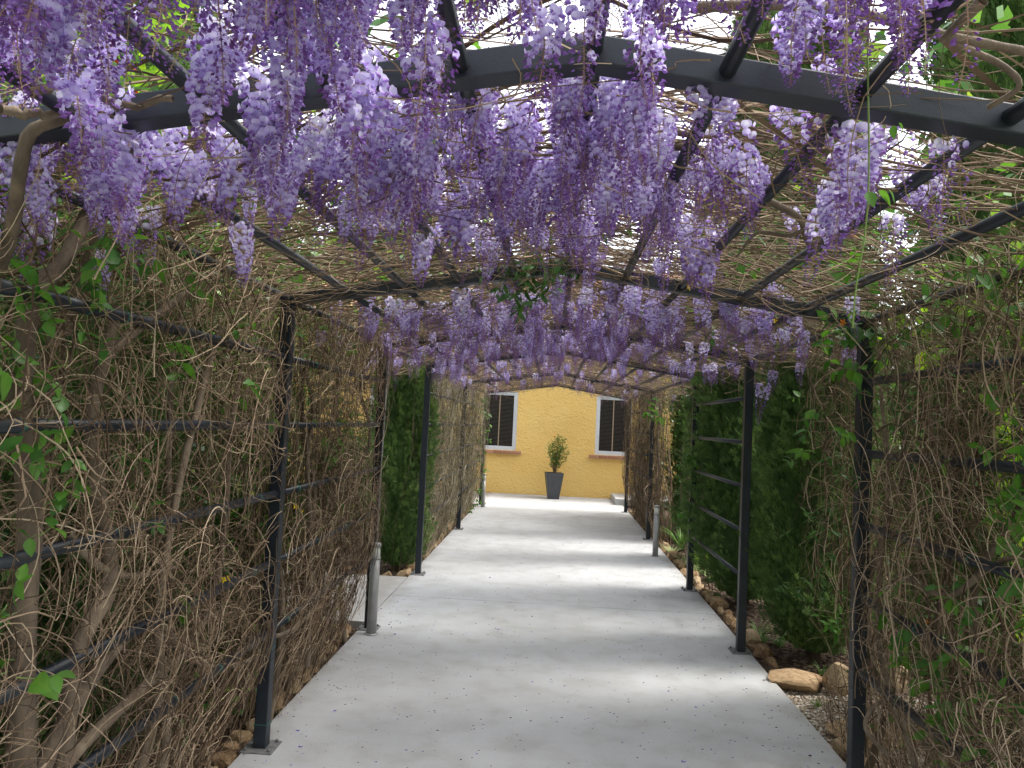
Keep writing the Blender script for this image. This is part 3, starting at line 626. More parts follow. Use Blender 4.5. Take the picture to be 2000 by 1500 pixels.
stem(vines[1], [ob(1578, 445, 2.3), ob(1540, 460, 2.32), ob(1480, 455, 2.35), ob(1440, 500, 2.4)], .008, .004)
stem(vines[1], [ob(1575, 425, 2.3), ob(1640, 420, 2.4), ob(1750, 400, 2.5), ob(1900, 330, 2.5)], .007, .005)
stem(vines[0], [ob(1350, 15, 1.3), ob(1500, 10, 1.3), ob(1650, 20, 1.35), ob(1850, 70, 1.35), ob(2050, 110, 1.35)], .010, .008)
stem(vines[0], [ob(1920, 0, 1.2), ob(1870, 50, 1.25), ob(1840, 78, 1.3)], .010, .006)
stem(vines[0], [ob(1780, 30, 1.4), ob(1880, 90, 1.4), ob(1960, 130, 1.4), ob(1990, 170, 1.4), ob(1930, 210, 1.45)], .007, .005)
stem(vines[0], [ob(480, -10, 1.3), ob(500, 60, 1.35), ob(470, 110, 1.4), ob(380, 150, 1.45)], .012, .006)
stem(vines[1], [ob(1080, 180, 1.9), ob(1105, 260, 1.9), ob(1122, 320, 1.95), ob(1160, 325, 2.0)], .010, .008)
for k, (a, b, yy) in enumerate([((240, 470), (900, 430), 2.9), ((420, 520), (1000, 500), 3.3), ((300, 350), (850, 360), 2.5), ((900, 420), (1500, 470), 3.0), ((1250, 250), (1750, 270), 1.95), ((60, 180), (330, 190), 1.35), ((0, 215), (230, 222), 1.4), ((1200, 340), (1800, 330), 2.3), ((650, 330), (760, 370), 2.3)]):
    r = np.random.RandomState(k); m1 = ((a[0]*2+b[0])/3, (a[1]*2+b[1])/3+r.uniform(-25, 10)); m2 = ((a[0]+2*b[0])/3, (a[1]+2*b[1])/3+r.uniform(-15, 25))
    stem(vines[1], [ob(*a, yy), ob(*m1, yy+.05), ob(*m2, yy+.1), ob(*b, yy+.1)], .010, .007, wob=.003)

# wall vines
def wall_vine(label, x, sgn, y0, y1, n_tw, n_cane, trunks, seed, top=2.15, dens_lo=1.0, group='tangled vine walls on the pergola sides', thick=.12, leafy_=1.6):
    rs = np.random.RandomState(seed); t = empty('woody_vine', (x+sgn*.12, (y0+y1)/2, -.05), label, 'vine', group); mb = MB()
    K = 15; N0 = n_tw*3; L0 = rs.uniform(.2, .9, N0); hy = np.minimum(L0*.28, (y1-y0)*.3)
    c0 = np.stack([x+sgn*(rs.normal(.03, thick, N0)), y0+hy+rs.rand(N0)*(y1-y0-2*hy), .12+rs.rand(N0)*(top-.05)], 1)
    dens = .5+.28*np.sin(c0[:, 1]*7.3+2.2*np.sin(c0[:, 2]*3+seed)+seed)+.22*np.sin(c0[:, 2]*5.1+c0[:, 1]*4+seed*2)+.2*np.sin(13*c0[:, 1]-7*c0[:, 2])
    keep = np.where(rs.rand(N0) < np.clip(dens*1.25-.12, .04, 1))[0][:n_tw]; c = c0[keep]; L = L0[keep]; n_tw = len(keep)
    # combed tufts: twigs of one neighbourhood run roughly the same way
    fa = 1.57+1.1*np.sin(c[:, 1]*3.1+seed)+.9*np.sin(c[:, 2]*2.3+c[:, 1]*2+seed*3)+rs.normal(0, .75, n_tw)
    d0 = np.stack([rs.normal(0, .22, n_tw), np.cos(fa), np.sin(fa)], 1)
    P = walk(c, L, rs, K, axis=(.22, .7, .7), curl=1.9, d0=d0); P[..., 2] = np.abs(P[..., 2]+.04)-.04
    low = np.clip((.75-P[..., 2])/.75, 0, 1); off = sgn*(P[..., 0]-x); off = np.where(off < -.12+.17*low, -.12+.17*low+.3*np.abs(off+.12)*low, off); P[..., 0] = x+sgn*off
    tube_mb(mb, P, rs.choice([.0011, .0016, .0024], n_tw, p=[.42, .38, .20])[:, None]*np.linspace(1.2, .55, K)[None], 3, rs.rand(n_tw)**1.1*.95)
    # leaves growing on the outer, lit side of the wall
    nl = int(n_tw*leafy_); cl = np.stack([x+sgn*rs.uniform(.10, .55, nl), rs.uniform(y0, y1, nl), .1+rs.rand(nl)**.8*2.25], 1)
    kp = (.5+.5*np.sin(cl[:, 1]*5+seed)*np.sin(cl[:, 2]*4+seed)+.3*np.sin(cl[:, 1]*11+cl[:, 2]*9)) > rs.rand(nl)*.9; cl = cl[kp]; nl = len(cl)
    yv = rs.normal(size=(nl, 3)); yv /= np.linalg.norm(yv, axis=1, keepdims=True); xv = np.cross(yv, rs.normal(size=(nl, 3))); xv /= np.linalg.norm(xv, axis=1, keepdims=True); Ll = rs.uniform(.022, .055, nl)[:, None]
    if nl: link('foliage', mesh('foliage', np.stack([cl, cl+yv*Ll*.5+xv*Ll*.3, cl+yv*Ll, cl+yv*Ll*.5-xv*Ll*.3], 1).reshape(-1, 3), [np.arange(4*nl).reshape(-1, 4)], M['leaf_dark'] if seed % 2 else M['leaf'], np.repeat(rs.rand(nl), 4)), t, kind='stuff')
    # upright canes from the ground
    K = 18; zz = np.linspace(-.05, 1, K)[None]*rs.uniform(1.2, 2.3, n_cane)[:, None]; yb = y0+.1+rs.rand(n_cane)*(y1-y0-.2); ph = rs.uniform(0, 6.28, (n_cane, 4))
    yy = yb[:, None]+rs.normal(0, .16, n_cane)[:, None]*zz+.05*np.sin(3*zz+ph[:, :1])+.018*np.sin(9*zz+ph[:, 1:2]); yy = np.clip(yy, y0-.05, y1+.05)+.01*np.sin(13*zz+ph[:, 3:4])
    xx = x+sgn*(rs.uniform(.13, .32, n_cane)[:, None]-rs.uniform(.0, .12, n_cane)[:, None]*zz+.035*np.sin(4*zz+ph[:, 2:3]))
    tube_mb(mb, np.stack([xx, yy, zz-.05], -1), rs.choice([.0025, .004, .007], n_cane, p=[.5, .35, .15])[:, None]*np.linspace(1.3, .6, K)[None], 4, rs.rand(n_cane)*.7+.1)
    link('twigs', mb.build('twigs', M['twig_pale' if seed in (303, 304) else 'twig']), t, kind='stuff')
    for k in range(trunks):
        yb = y0+.12+(k+rs.uniform(.2, .8))/max(1, trunks)*(y1-y0-.2); p = [Vector((x+sgn*rs.uniform(.08, .2), yb, -.06))]
        for z in np.linspace(.35, 2.2, 6): yb = min(max(yb+rs.normal()*.10, y0), y1); p.append(Vector((x+sgn*rs.uniform(.02, .2), yb, z)))
        stem(t, p, rs.uniform(.016, .026), rs.uniform(.008, .014), 24, 7, wob=.003)
    return t
v_l1 = wall_vine('tangled brown vine with thick trunks covering the nearest left side rails', XL, -1, 1.35, 3.62, 2500, 26, 2, 301, leafy_=3.4)
v_l2 = wall_vine('tangled brown vine on the left side rails behind the near left post and bollard', XL, -1, 3.70, 5.72, 2500, 90, 4, 302, leafy_=2.2)
v_l3 = wall_vine('pale dry vine wall on the left just past the open gap with the cypress', XL, -1, 7.97, 11.25, 2100, 90, 4, 303, leafy_=.5)
v_l4 = wall_vine('far left dry vine wall ending at the green bush near the yellow house', XL, -1, 11.33, 14.6, 1900, 110, 3, 304)
v_r1 = wall_vine('tangled brown and green vine covering the nearest right side rails', XR, 1, 1.9, 3.62, 1900, 30, 2, 305, leafy_=3.0)
v_r4 = wall_vine('far right dry brown vine bundled over the last rails before the yellow wall', XR, 1, 11.33, 14.7, 2600, 140, 4, 306)
wall_vine('loose green brown vine wrapped behind the nearest right post', XR, 1, 3.66, 4.25, 420, 26, 1, 307, thick=.10)
wall_vine('slender twigs fringing the far side of the third right post pair', XR, 1, 7.8, 8.2, 90, 8, 0, 308, thick=.05)
wall_vine('thin dry vine bunch hanging at the fifth right post', XR, 1, 10.95, 11.3, 260, 16, 1, 309, thick=.1)
# particular trunks on the near left wall
X_ = XL-.01
def ow(px, py, x=X_): return on_x(px, py, x)
stem(v_l1, [ow(110, 1560), ow(130, 1400), ow(155, 1260), ow(215, 1130), ow(190, 950), ow(180, 800), ow(230, 600)], .030, .018, label='trunk leaning upright near the frame of rails')
stem(v_l1, [ow(60, 1560), ow(120, 1420), ow(220, 1270), ow(300, 1215), ow(355, 1270), ow(420, 1305), ow(500, 1285)], .026, .013)
stem(v_l1, [ow(100, 1540), ow(150, 1465), ow(300, 1325), ow(370, 1260), ow(420, 1150), ow(440, 1000), ow(450, 850), ow(470, 720)], .022, .011)
stem(v_l1, [ow(250, 1570), ow(290, 1450), ow(312, 1330), ow(310, 1200), ow(330, 1050), ow(360, 900), ow(400, 740), ow(430, 640)], .020, .012)
stem(v_l1, [ow(305, 1560), ow(325, 1450), ow(322, 1350), ow(318, 1280)], .018, .012)
stem(v_l1, [ow(130, 1040), ow(200, 1110), ow(270, 1125), ow(340, 1108)], .014, .008)
stem(v_l1, [ow(40, 1560), ow(45, 1250), ow(60, 1000), ow(40, 800), ow(60, 600), ow(130, 500), ow(170, 420)], .034, .020)
stem(v_l1, [ow(200, 700), ow(260, 650), ow(340, 590), ow(380, 560)], .018, .012)
stem(v_l2, [ow(480, 1250, XL-.02), ow(560, 1235, XL+.02), ow(620, 1180, XL+.02), ow(670, 1090, XL-.02), ow(690, 1040, XL-.05)], .013, .009, label='pinkish brown stem sweeping up past the near left post')
stem(v_l2, [ow(600, 1300), ow(606, 1050), ow(600, 900), ow(612, 800), ow(595, 720)], .016, .011)
XQ = XR+.02
stem(v_r1, [ow(1705, 1180, XQ-.05), ow(1760, 1130, XQ-.05), ow(1850, 1165, XQ-.05), ow(1930, 1110, XQ), ow(2040, 1060, XQ)], .009, .012)
stem(v_r1, [ow(1850, 1520, XQ), ow(1740, 1370, XQ), ow(1690, 1420, XQ-.08), ow(1760, 1500, XQ)], .011, .009)
stem(v_r1, [ow(1790, 1500, XQ), ow(1725, 1300, XQ), ow(1715, 1150, XQ), ow(1735, 950, XQ), ow(1720, 760, XQ)], .014, .009)
stem(v_r1, [ow(1900, 1560, XQ+.1), ow(1830, 1280, XQ+.1), ow(1870, 1000, XQ+.1), ow(1850, 800, XQ+.05), ow(1900, 620, XQ)], .016, .012)

# ------------------------------------------------------------------ green climbers
def sprig(mb, parent, p, d, n, ls, me, rs, gap=None, r=.0016, tone=.5, jitter=.35, leaves=True, pairs=True):
    """a stem with paired leaves; every leaf is an object"""
    gap = gap or ls*.75; d = Vector(d).normalized(); pts = [Vector(p)]
    for k in range(n):
        d = (d+Vector(rs.normal(size=3))*.18+Vector((0, 0, .05))).normalized(); pts.append(pts[-1]+d*gap)
    P = np.array([list(q) for q in pts]); tube_mb(mb, P[None], np.linspace(r*1.3, r*.6, len(P))[None], 3, tone)
    for k in range(1, n+1):
        q = pts[k]; dd = (pts[k]-pts[k-1]).normalized(); sd_ = dd.cross(Vector((0, 0, 1)));
        sd_ = sd_.normalized() if sd_.length > .1 else Vector((1, 0, 0))
        ang = rs.uniform(0, 3.14); sd_ = Matrix.Rotation(ang, 3, dd) @ sd_
        for sg in ((-1, 1) if pairs else (rs.choice([-1, 1]),)):
            y = (sd_*sg+dd*.45+Vector((0, 0, -.25))+Vector(rs.normal(size=3))*jitter*.5).normalized()
            zv = (Vector((0, 0, 1))+Vector(rs.normal(size=3))*.5); x = y.cross(zv).normalized(); zv = x.cross(y)
            s = 1.8*ls*rs.uniform(.6, 1.15)*(1-.35*k/n)
            m4 = Matrix((x, y, zv)).transposed().to_4x4(); m4 = Matrix.Translation(q) @ m4 @ Matrix.Diagonal((s, s, s, 1))
            link('leaf', me, parent, m4)
def climber(label, base, sprigs, me, mat_=None, name='green_climber', cat='climber', group='leafy green climbers on the pergola', seed=1, blooms=(), pairs=True):
    rs = np.random.RandomState(seed); t = empty(name, base, label, cat, group); mb = MB()
    for s in sprigs: sprig(mb, t, s[0], s[1], s[2], s[3], s[4] if len(s) > 4 else me, rs, pairs=pairs)
    link('tendrils', mb.build('tendrils', M['cane_green']), t, kind='stuff')
    for p, me_, s in blooms:
        link('bloom', me_, t, mtx(p, rs.uniform(0, 6), s, s, s, 1.2+rs.normal()*.4, rs.normal()*.4))
    return t
rs = np.random.RandomState(9)
def around(px, py, x, n, spread, cnt, ls, dirs=(0, 0, -.2), me=None):
    out = []
    for _ in range(n):
        p = on_x(px+rs.normal()*spread, py+rs.normal()*spread, x+rs.uniform(-.05, .05)); d = Vector(dirs)+Vector(rs.normal(size=3))*.8
        out.append((p, d, rs.randint(1, cnt+1), ls*rs.uniform(.8, 1.2)) + ((me,) if me else ()))
    return out
XI = XL+.06
sp = around(50, 800, XI, 5, 45, 2, .045)+around(150, 560, XI, 5, 60, 2, .045)+around(480, 640, XI, 4, 30, 2, .035)+around(30, 1080, XI, 4, 35, 2, .04)+around(330, 450, XI, 5, 50, 2, .045)+around(60, 660, XI, 7, 50, 3, .048)+around(140, 630, XI, 3, 20, 1, .05)+around(70, 740, XI, 3, 20, 2, .045)+around(260, 510, XI, 6, 50, 2, .05)+around(350, 520, XI, 3, 25, 2, .05)+around(200, 470, XI, 4, 30, 2, .045)+around(410, 560, XI, 1, 5, 1, .05)+around(350, 680, XI, 3, 15, 2, .045)+around(110, 900, XI, 4, 35, 2, .045)+around(160, 920, XI, 3, 25, 2, .045)+around(20, 900, XI, 2, 20, 2, .045)+around(40, 1190, XI, 2, 15, 2, .04)+around(40, 1330, XI, 3, 20, 2, .045)+around(390, 1160, XI, 1, 5, 2, .045)+around(480, 760, XI, 2, 15, 2, .05)+around(250, 880, XI, 3, 30, 1, .04)+around(300, 1010, XI, 2, 20, 2, .03)
climber('broad leaved green climber on the nearest left vine wall', (XL-.1, 2.3, 0), sp, LEAF, seed=21, blooms=[(on_x(578, 990, XL), BLOOM, .016), (on_x(590, 998, XL), BLOOM, .012), (on_x(445, 1130, XI), BLOOM, .018), (on_x(436, 1133, XI), BLOOM, .014)])
sp = around(690, 830, XL+.03, 7, 35, 3, .045)+around(720, 930, XL+.03, 4, 25, 2, .045)+around(650, 800, XL, 6, 45, 3, .04)+around(730, 760, XL, 3, 20, 2, .045)+around(560, 830, XL, 3, 30, 2, .04)+around(640, 700, XL, 5, 35, 2, .04)
climber('light green climber hanging over the rails beside the left bollard', (XL-.1, 4.9, 0), sp, LEAF, seed=22, blooms=[(on_x(830, 990, XL), BLOOM, .012)])
sp = []
for _ in range(75): sp.append((Vector((XL+rs.uniform(-.12, .16), rs.uniform(13.2, 14.7), .05+rs.rand()*2.0)), Vector(rs.normal(size=3)), rs.randint(1, 3), .05*rs.uniform(.8, 1.3)))
climber('bushy dark green climber at the far left post by the yellow wall', (XL-.1, 14.2, 0), sp, LEAF, seed=23)
# dark jasmine hanging from the peak of the second beam
def ay(px, py, y, n, spread, cnt, ls, dirs=(0, 0, -.3), me=None):
    out = []
    for _ in range(n):
        p = on_y(px+rs.normal()*spread, py+rs.normal()*spread*.7, y+rs.uniform(-.12, .12)); d = Vector(dirs)+Vector(rs.normal(size=3))*.7
        out.append((p, d, rs.randint(1, cnt+1), ls*rs.uniform(.8, 1.2)) + ((me,) if me else ()))
    return out
sp = ay(1040, 500, 3.6, 26, 40, 4, .045)+ay(1010, 545, 3.6, 14, 35, 3, .04)+ay(1100, 525, 3.6, 10, 25, 3, .045)+ay(950, 510, 3.5, 8, 30, 2, .04)+ay(1020, 460, 3.4, 8, 30, 3, .045)+ay(1180, 430, 3.0, 8, 40, 3, .04)+ay(1400, 640, 4.2, 5, 25, 2, .05)+ay(1250, 610, 4.4, 5, 20, 2, .05)
climber('dark fine leaved jasmine cascading over the peak of the second beam', (XP, 3.6, 2.3), sp, LEAFD, seed=24, blooms=[(on_y(1343, 561, 3.5), BLOOM, .020), (on_y(1515, 627, 4.0), BLOOM, .022), (on_y(1077, 414, 3), BLOOM, .016), (on_y(1215, 395, 3), BLOOM, .014), (on_y(890, 290, 2.2), BLOOM, .018)])
# right post: mixed
sp = ay(1660, 640, 3.5, 9, 28, 3, .06)+ay(1720, 700, 3.5, 12, 45, 3, .05, me=LEAFD)+ay(1640, 700, 3.6, 6, 30, 3, .05)+ay(1760, 800, 3.3, 10, 55, 3, .045, me=LEAFD)+ay(1620, 820, 3.7, 8, 40, 3, .04)+ay(1600, 1000, 3.8, 12, 45, 4, .03, me=LEAFD)+ay(1590, 1130, 3.8, 12, 45, 4, .03, me=LEAFD)+ay(1640, 900, 3.7, 10, 30, 4, .035, me=LEAFD)+ay(1700, 500, 3.3, 8, 40, 3, .05)+ay(1640, 1220, 3.8, 8, 30, 3, .035)
climber('dark green creeper with orange flowers wrapping the nearest right post', (XR, 3.75, 0), sp, LEAF, seed=25, blooms=[(on_y(1645, 630, 3.5), BLOOMO, .020), (on_y(1665, 462, 3.1), BLOOMO, .018), (on_y(1700, 550, 3.3), BLOOM, .018), (on_y(1790, 650, 3.3), BLOOM, .014), (on_y(1800, 700, 3.3), BLOOM, .014), (on_y(1810, 1215, 3.2), BLOOMO, .012), (on_y(1833, 1216, 3.2), BLOOMO, .012)])
XJ = XR-.04
sp = around(1750, 1180, XJ, 5, 40, 2, .04)+around(1940, 620, XJ, 7, 60, 3, .045)+around(1820, 560, XJ, 7, 60, 3, .045)+around(1900, 1260, XJ, 5, 50, 2, .045)+around(1930, 1010, XJ, 6, 35, 3, .05)+around(1790, 1300, XJ, 6, 30, 3, .055)+around(1850, 1370, XJ, 4, 30, 2, .05)+around(1920, 1400, XJ, 7, 50, 3, .05)+around(1830, 1440, XJ, 5, 30, 3, .05)+around(1980, 1150, XJ, 4, 30, 2, .045)+around(1900, 750, XJ, 5, 60, 2, .04)+around(1780, 900, XJ, 6, 40, 2, .04)+around(1960, 890, XJ, 4, 30, 2, .045)+around(1850, 1130, XJ, 4, 60, 2, .04)
climber('bright leaved climber scattered over the nearest right vine wall', (XR+.1, 2.9, 0), sp, LEAF, seed=26)
# lime green mass beyond the right eave
sp = []
for _ in range(125):
    x = rs.uniform(1.5, 2.3); y = rs.uniform(1.6, 3.9); sp.append((Vector((x, y, rs.uniform(1.75, 2.2)+(x-1.4)*rs.uniform(0, 1.2))), Vector(rs.normal(size=3)), rs.randint(1, 3), .058*rs.uniform(.7, 1.25)))
climber('lime green broad leaved climber massed beyond the nearest right eave', (XR+.5, 2.8, 0), sp, LEAFL, seed=27)
sp = []
for _ in range(26):
    sp.append((on_y(rs.uniform(190, 340), rs.uniform(20, 190), rs.uniform(2.0, 2.5)), Vector(rs.normal(size=3)), rs.randint(1, 3), .055*rs.uniform(.7, 1.2), LEAFL if rs.rand() < .8 else LEAFR))
for _ in range(12):
    sp.append((on_y(rs.uniform(0, 200), rs.uniform(120, 260), rs.uniform(1.8, 2.4)), Vector(rs.normal(size=3)), rs.randint(1, 3), .05*rs.uniform(.7, 1.2)))
climber('bright green climber with red young leaves showing above the nearest beam at left', (XL-.3, 2.2, 0), sp, LEAFL, seed=28)
sp = ay(1350, 900, 7.8, 8, 12, 2, .05)+ay(1340, 1000, 7.8, 6, 10, 2, .045)+ay(1350, 820, 7.8, 4, 12, 2, .05)+ay(1280, 800, 11, 7, 15, 2, .09)
climber('sparse light green creeper on the far post of the bare ladder rails', (XR, 7.9, 0), sp, LEAF, seed=29)
# long hanging tendril at right
t = empty('hanging_tendril', on_y(1695, -20, 1.75), 'thin green tendril hanging straight down in front of the nearest beam at right', 'tendril')
mb = MB(); P = smooth_path([on_y(1693, -60, 1.42), on_y(1695, 150, 1.42), on_y(1697, 330, 1.45), on_y(1690, 450, 1.45), on_y(1672, 560, 1.48), on_y(1665, 640, 1.5)], 24)
tube_mb(mb, P[None], .0018, 5, .6); link('tendril', mb.build('tendril', M['cane_green'], True), t)
for px, py, s in ((1695, 375, .035), (1715, 372, .038), (1735, 370, .03), (1745, 245, .025), (1755, 240, .02)):
    p = on_y(px, py, 1.44); link('leaf', LEAF, t, mtx(p, rs.uniform(0, 6), s, s, s, -1.0+rs.normal()*.3, rs.normal()*.3))

# ------------------------------------------------------------------ cypress trees
def cypress_crown(seed, Ht=5.6, Rm_=.43, n=20000, z0=.08):
    rs = np.random.RandomState(seed); t = rs.rand(n)**.85; th = rs.uniform(0, 2*np.pi, n)
    def prof(t): return np.clip(np.minimum(1, (t/.10+.30))**.7, 0, 1)*np.clip(1-t, 0, 1)**.36*1.0
    lump = 1+.16*np.sin(3*th+9*t*3+seed)+.12*np.sin(5*th-21*t+seed*2)+.08*np.sin(11*th+40*t)
    R_ = Rm_*prof(t)*lump*rs.uniform(.70, 1.0, n)*(1+.22*rs.rand(n)**4); z = z0+t*(Ht-z0)
    c = np.stack([np.cos(th)*R_, np.sin(th)*R_, z], 1); out = np.stack([np.cos(th), np.sin(th), np.zeros(n)], 1)
    d = out*rs.uniform(.25, .9, n)[:, None]+np.array([0, 0, 1])*rs.uniform(.5, 1.1, n)[:, None]+rs.normal(size=(n, 3))*.28; d /= np.linalg.norm(d, axis=1, keepdims=True)
    sd_ = np.cross(d, rs.normal(size=(n, 3))); sd_ /= np.linalg.norm(sd_, axis=1, keepdims=True)
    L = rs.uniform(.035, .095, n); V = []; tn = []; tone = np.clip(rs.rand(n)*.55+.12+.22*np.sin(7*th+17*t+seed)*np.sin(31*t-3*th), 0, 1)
    for a, l, o in ((-.75, .6, .15), (-.35, .85, .3), (0, 1.0, .5), (.35, .8, .35), (.75, .6, .2)):
        b = c+d*(L*o*.5)[:, None]; e = d*math.cos(a)+sd_*math.sin(a); tip = b+e*(L*l)[:, None]; w_ = np.cross(e, np.cross(d, sd_)); w_ /= np.linalg.norm(w_, axis=1, keepdims=True)+1e-9
        m = (b+tip)/2
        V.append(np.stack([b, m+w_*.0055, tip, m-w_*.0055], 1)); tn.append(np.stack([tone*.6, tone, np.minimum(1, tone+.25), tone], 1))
    V = np.stack(V, 1).reshape(-1, 3); tn = np.stack(tn, 1).reshape(-1); F = np.arange(len(V)).reshape(-1, 4)
    # inner mass
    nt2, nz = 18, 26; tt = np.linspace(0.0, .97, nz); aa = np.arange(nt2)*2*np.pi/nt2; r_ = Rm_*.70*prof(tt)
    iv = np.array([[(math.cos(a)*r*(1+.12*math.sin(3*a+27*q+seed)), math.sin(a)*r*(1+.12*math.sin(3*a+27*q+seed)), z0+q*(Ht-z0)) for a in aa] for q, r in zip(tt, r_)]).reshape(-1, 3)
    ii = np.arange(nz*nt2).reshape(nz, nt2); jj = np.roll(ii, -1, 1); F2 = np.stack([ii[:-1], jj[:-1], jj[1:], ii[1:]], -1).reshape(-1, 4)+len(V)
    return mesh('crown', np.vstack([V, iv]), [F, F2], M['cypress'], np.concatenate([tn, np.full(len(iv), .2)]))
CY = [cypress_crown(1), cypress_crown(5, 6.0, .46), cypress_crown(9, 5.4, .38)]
TR = pipe_mesh('trunk', (0, 0, -.1), (0, 0, 2.2), .055, M['tree_bark'], 10)
def cypress(x, y, k, s, label, sz=1., rz=0.):
    t = empty('cypress_tree', (x, y, -.05), label, 'cypress tree', 'columnar cypress trees beside the pergola')
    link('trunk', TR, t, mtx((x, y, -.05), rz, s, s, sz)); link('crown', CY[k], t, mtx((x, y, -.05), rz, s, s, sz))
pA = on_z(1592, 1290, -.05); pB = on_z(1440, 1195, -.05); pD = on_z(772, 1120, -.05)
cypress(pA.x, pA.y+.05, 0, 1.0, 'full cypress with a bare trunk foot behind the right boulders', 1.0, .3)
cypress(pB.x+.12, pB.y+.3, 1, 1.1, 'broad dark cypress filling the view behind the bare ladder rails', 1.05, 1.3)
cypress(pB.x+.3, pB.y+2.4, 2, 1.1, 'slim cypress standing behind the ladder cypress, partly hidden by it', 1.0, 2.0)
cypress(2.25, 11.9, 0, 1.05, 'cypress beyond the right bollard near the dry brown vine', .95, 2.3)
cypress(2.6, 4.65, 1, 1.1, 'tall dark cypress looming behind the nearest right vine wall', 1.0, 4.0)
cypress(3.15, 2.6, 2, 1.0, 'dark cypress at the extreme right behind the twigs', 1.0, 5.0)
cypress(pD.x-.02, pD.y+.15, 2, .88, 'narrow cypress standing in the open gap on the left', .95, .7)
cypress(-2.05, 3.1, 1, .95, 'dark cypress right behind the nearest left trunks', .9, 3.)
cypress(-2.15, 5.0, 0, .95, 'dark cypress behind the vine wall near the left bollard', .62, 3.9)
cypress(-2.15, 2.05, 0, 1.0, 'dark cypress at the extreme left behind the leaf sprays', .9, 1.1)
cypress(-2.25, 4.05, 2, 1.05, 'dark cypress seen between the two left vine walls', .8, 2.6)
cypress(-2.2, 11.4, 1, 1.0, 'cypress behind the pale dry vine wall on the left', .95, 5.2)

# ------------------------------------------------------------------ shrubs and trees around
def bush_mesh(seed, n, m, ls=.05, lump=.3, name='foliage'):
    rs = np.random.RandomState(seed); k = 14; cc = rs.normal(size=(k, 3))*np.array([.42, .42, .36]); cr = rs.uniform(.28, .5, k)
    j = rs.randint(k, size=n); d = rs.normal(size=(n, 3)); d /= np.linalg.norm(d, axis=1, keepdims=True)
    c = cc[j]+d*(cr[j]*rs.rand(n)**.35)[:, None]; c[:, 2] = np.abs(c[:, 2]+.75)-.02
    y = rs.normal(size=(n, 3))+d*.8; y /= np.linalg.norm(y, axis=1, keepdims=True); x = np.cross(y, rs.normal(size=(n, 3))); x /= np.linalg.norm(x, axis=1, keepdims=True); L = rs.uniform(.6, 1.3, n)[:, None]*ls
    V = np.stack([c, c+y*L*.5+x*L*.32, c+y*L, c+y*L*.5-x*L*.32], 1).reshape(-1, 3)
    tn = np.repeat(np.clip(rs.rand(n)*.7+.15*np.sin(j*2.1)+.1, 0, 1), 4)
    return mesh(name, V, [np.arange(4*n).reshape(-1, 4)], m, tn)
BU = [bush_mesh(1, 9000, M['bush'], .06), bush_mesh(2, 9000, M['bush'], .08), bush_mesh(3, 8000, M['leaf_lime'], .055)]
M['bush_pale'] = leafy('pale_bush_leaf', [(0, (.09, .14, .03)), (.5, (.18, .25, .06)), (1, (.36, .42, .12))], trans=.4, objrand=.2)
BU.append(bush_mesh(4, 8000, M['bush_pale'], .07))
ST2 = pipe_mesh('stem', (0, 0, -.1), (0, 0, .9), .03, M['tree_bark'], 7)
def shrub(x, y, k, s, sz, label):
    t = empty('shrub', (x, y, -.09), label, 'shrub', 'garden shrubs around the pergola'); link('stem', ST2, t, mtx((x, y, -.09), 0, s, s, sz)); link('foliage', BU[k], t, mtx((x, y, -.05), x*3+y, s, s, sz))
sh = [(2.75, 3.3, 2, .75, 2.75, 'tall lime green bush behind the top of the nearest right vine wall'), (2.7, 2.2, 2, .7, 2.5, 'lime green bush at the extreme right above the rails'), (-2.6, 1.7, 0, .8, .9, 'dense shrub at the extreme left behind the near trunks'), (-3.4, 4.2, 2, .9, .8, 'bright green shrub seen through the near left vine wall'), (-3.9, 2.4, 3, 1.0, 1.0, 'pale green shrub behind the leftmost trunks'),
 (-4.6, 6.0, 3, .8, .45, 'low pale shrub behind the left rails near the bollard'), (-3.2, 9.6, 0, 1.1, 1.2, 'dark shrub behind the left gap cypress'), (-3.0, 13.0, 0, .9, 1.0, 'green shrub close to the yellow wall on the left'), (-4.8, 8.9, 1, 1.2, .8, 'wide shrub left of the gap cypress'),
 (3.6, 6.2, 3, 1.0, .7, 'pale yellow green shrub behind the right boulders'), (4.3, 4.2, 2, .8, .55, 'low bright shrub beyond the gravel on the right'), (4.6, 8.8, 0, 1.3, 1.4, 'dark shrub between the right cypresses'), (3.3, 10.2, 1, 1.0, 1.2, 'shrub behind the right bollard'),
 (3.2, 14.0, 0, 1.1, 1.1, 'shrub against the right end of the yellow wall'), (6.4, 6.0, 3, 1.2, .9, 'pale shrub far behind the right vine wall'), (5.4, 11.8, 2, 1.3, 1.3, 'light green shrub far right of the path'), (1.98, 9.3, 2, .28, .24, 'small bright plant at the foot of the right bollard'),
 (-6.4, 5.0, 2, 1.3, 1.2, 'light green shrub far beyond the left rails'), (-6.0, 2.4, 1, 1.4, 1.3, 'big shrub far behind the leftmost leaves')]
for a in sh: shrub(*a)
TB = pipe_mesh('trunk', (0, 0, -.1), (0, 0, 1.3), .07, M['tree_bark'], 8)
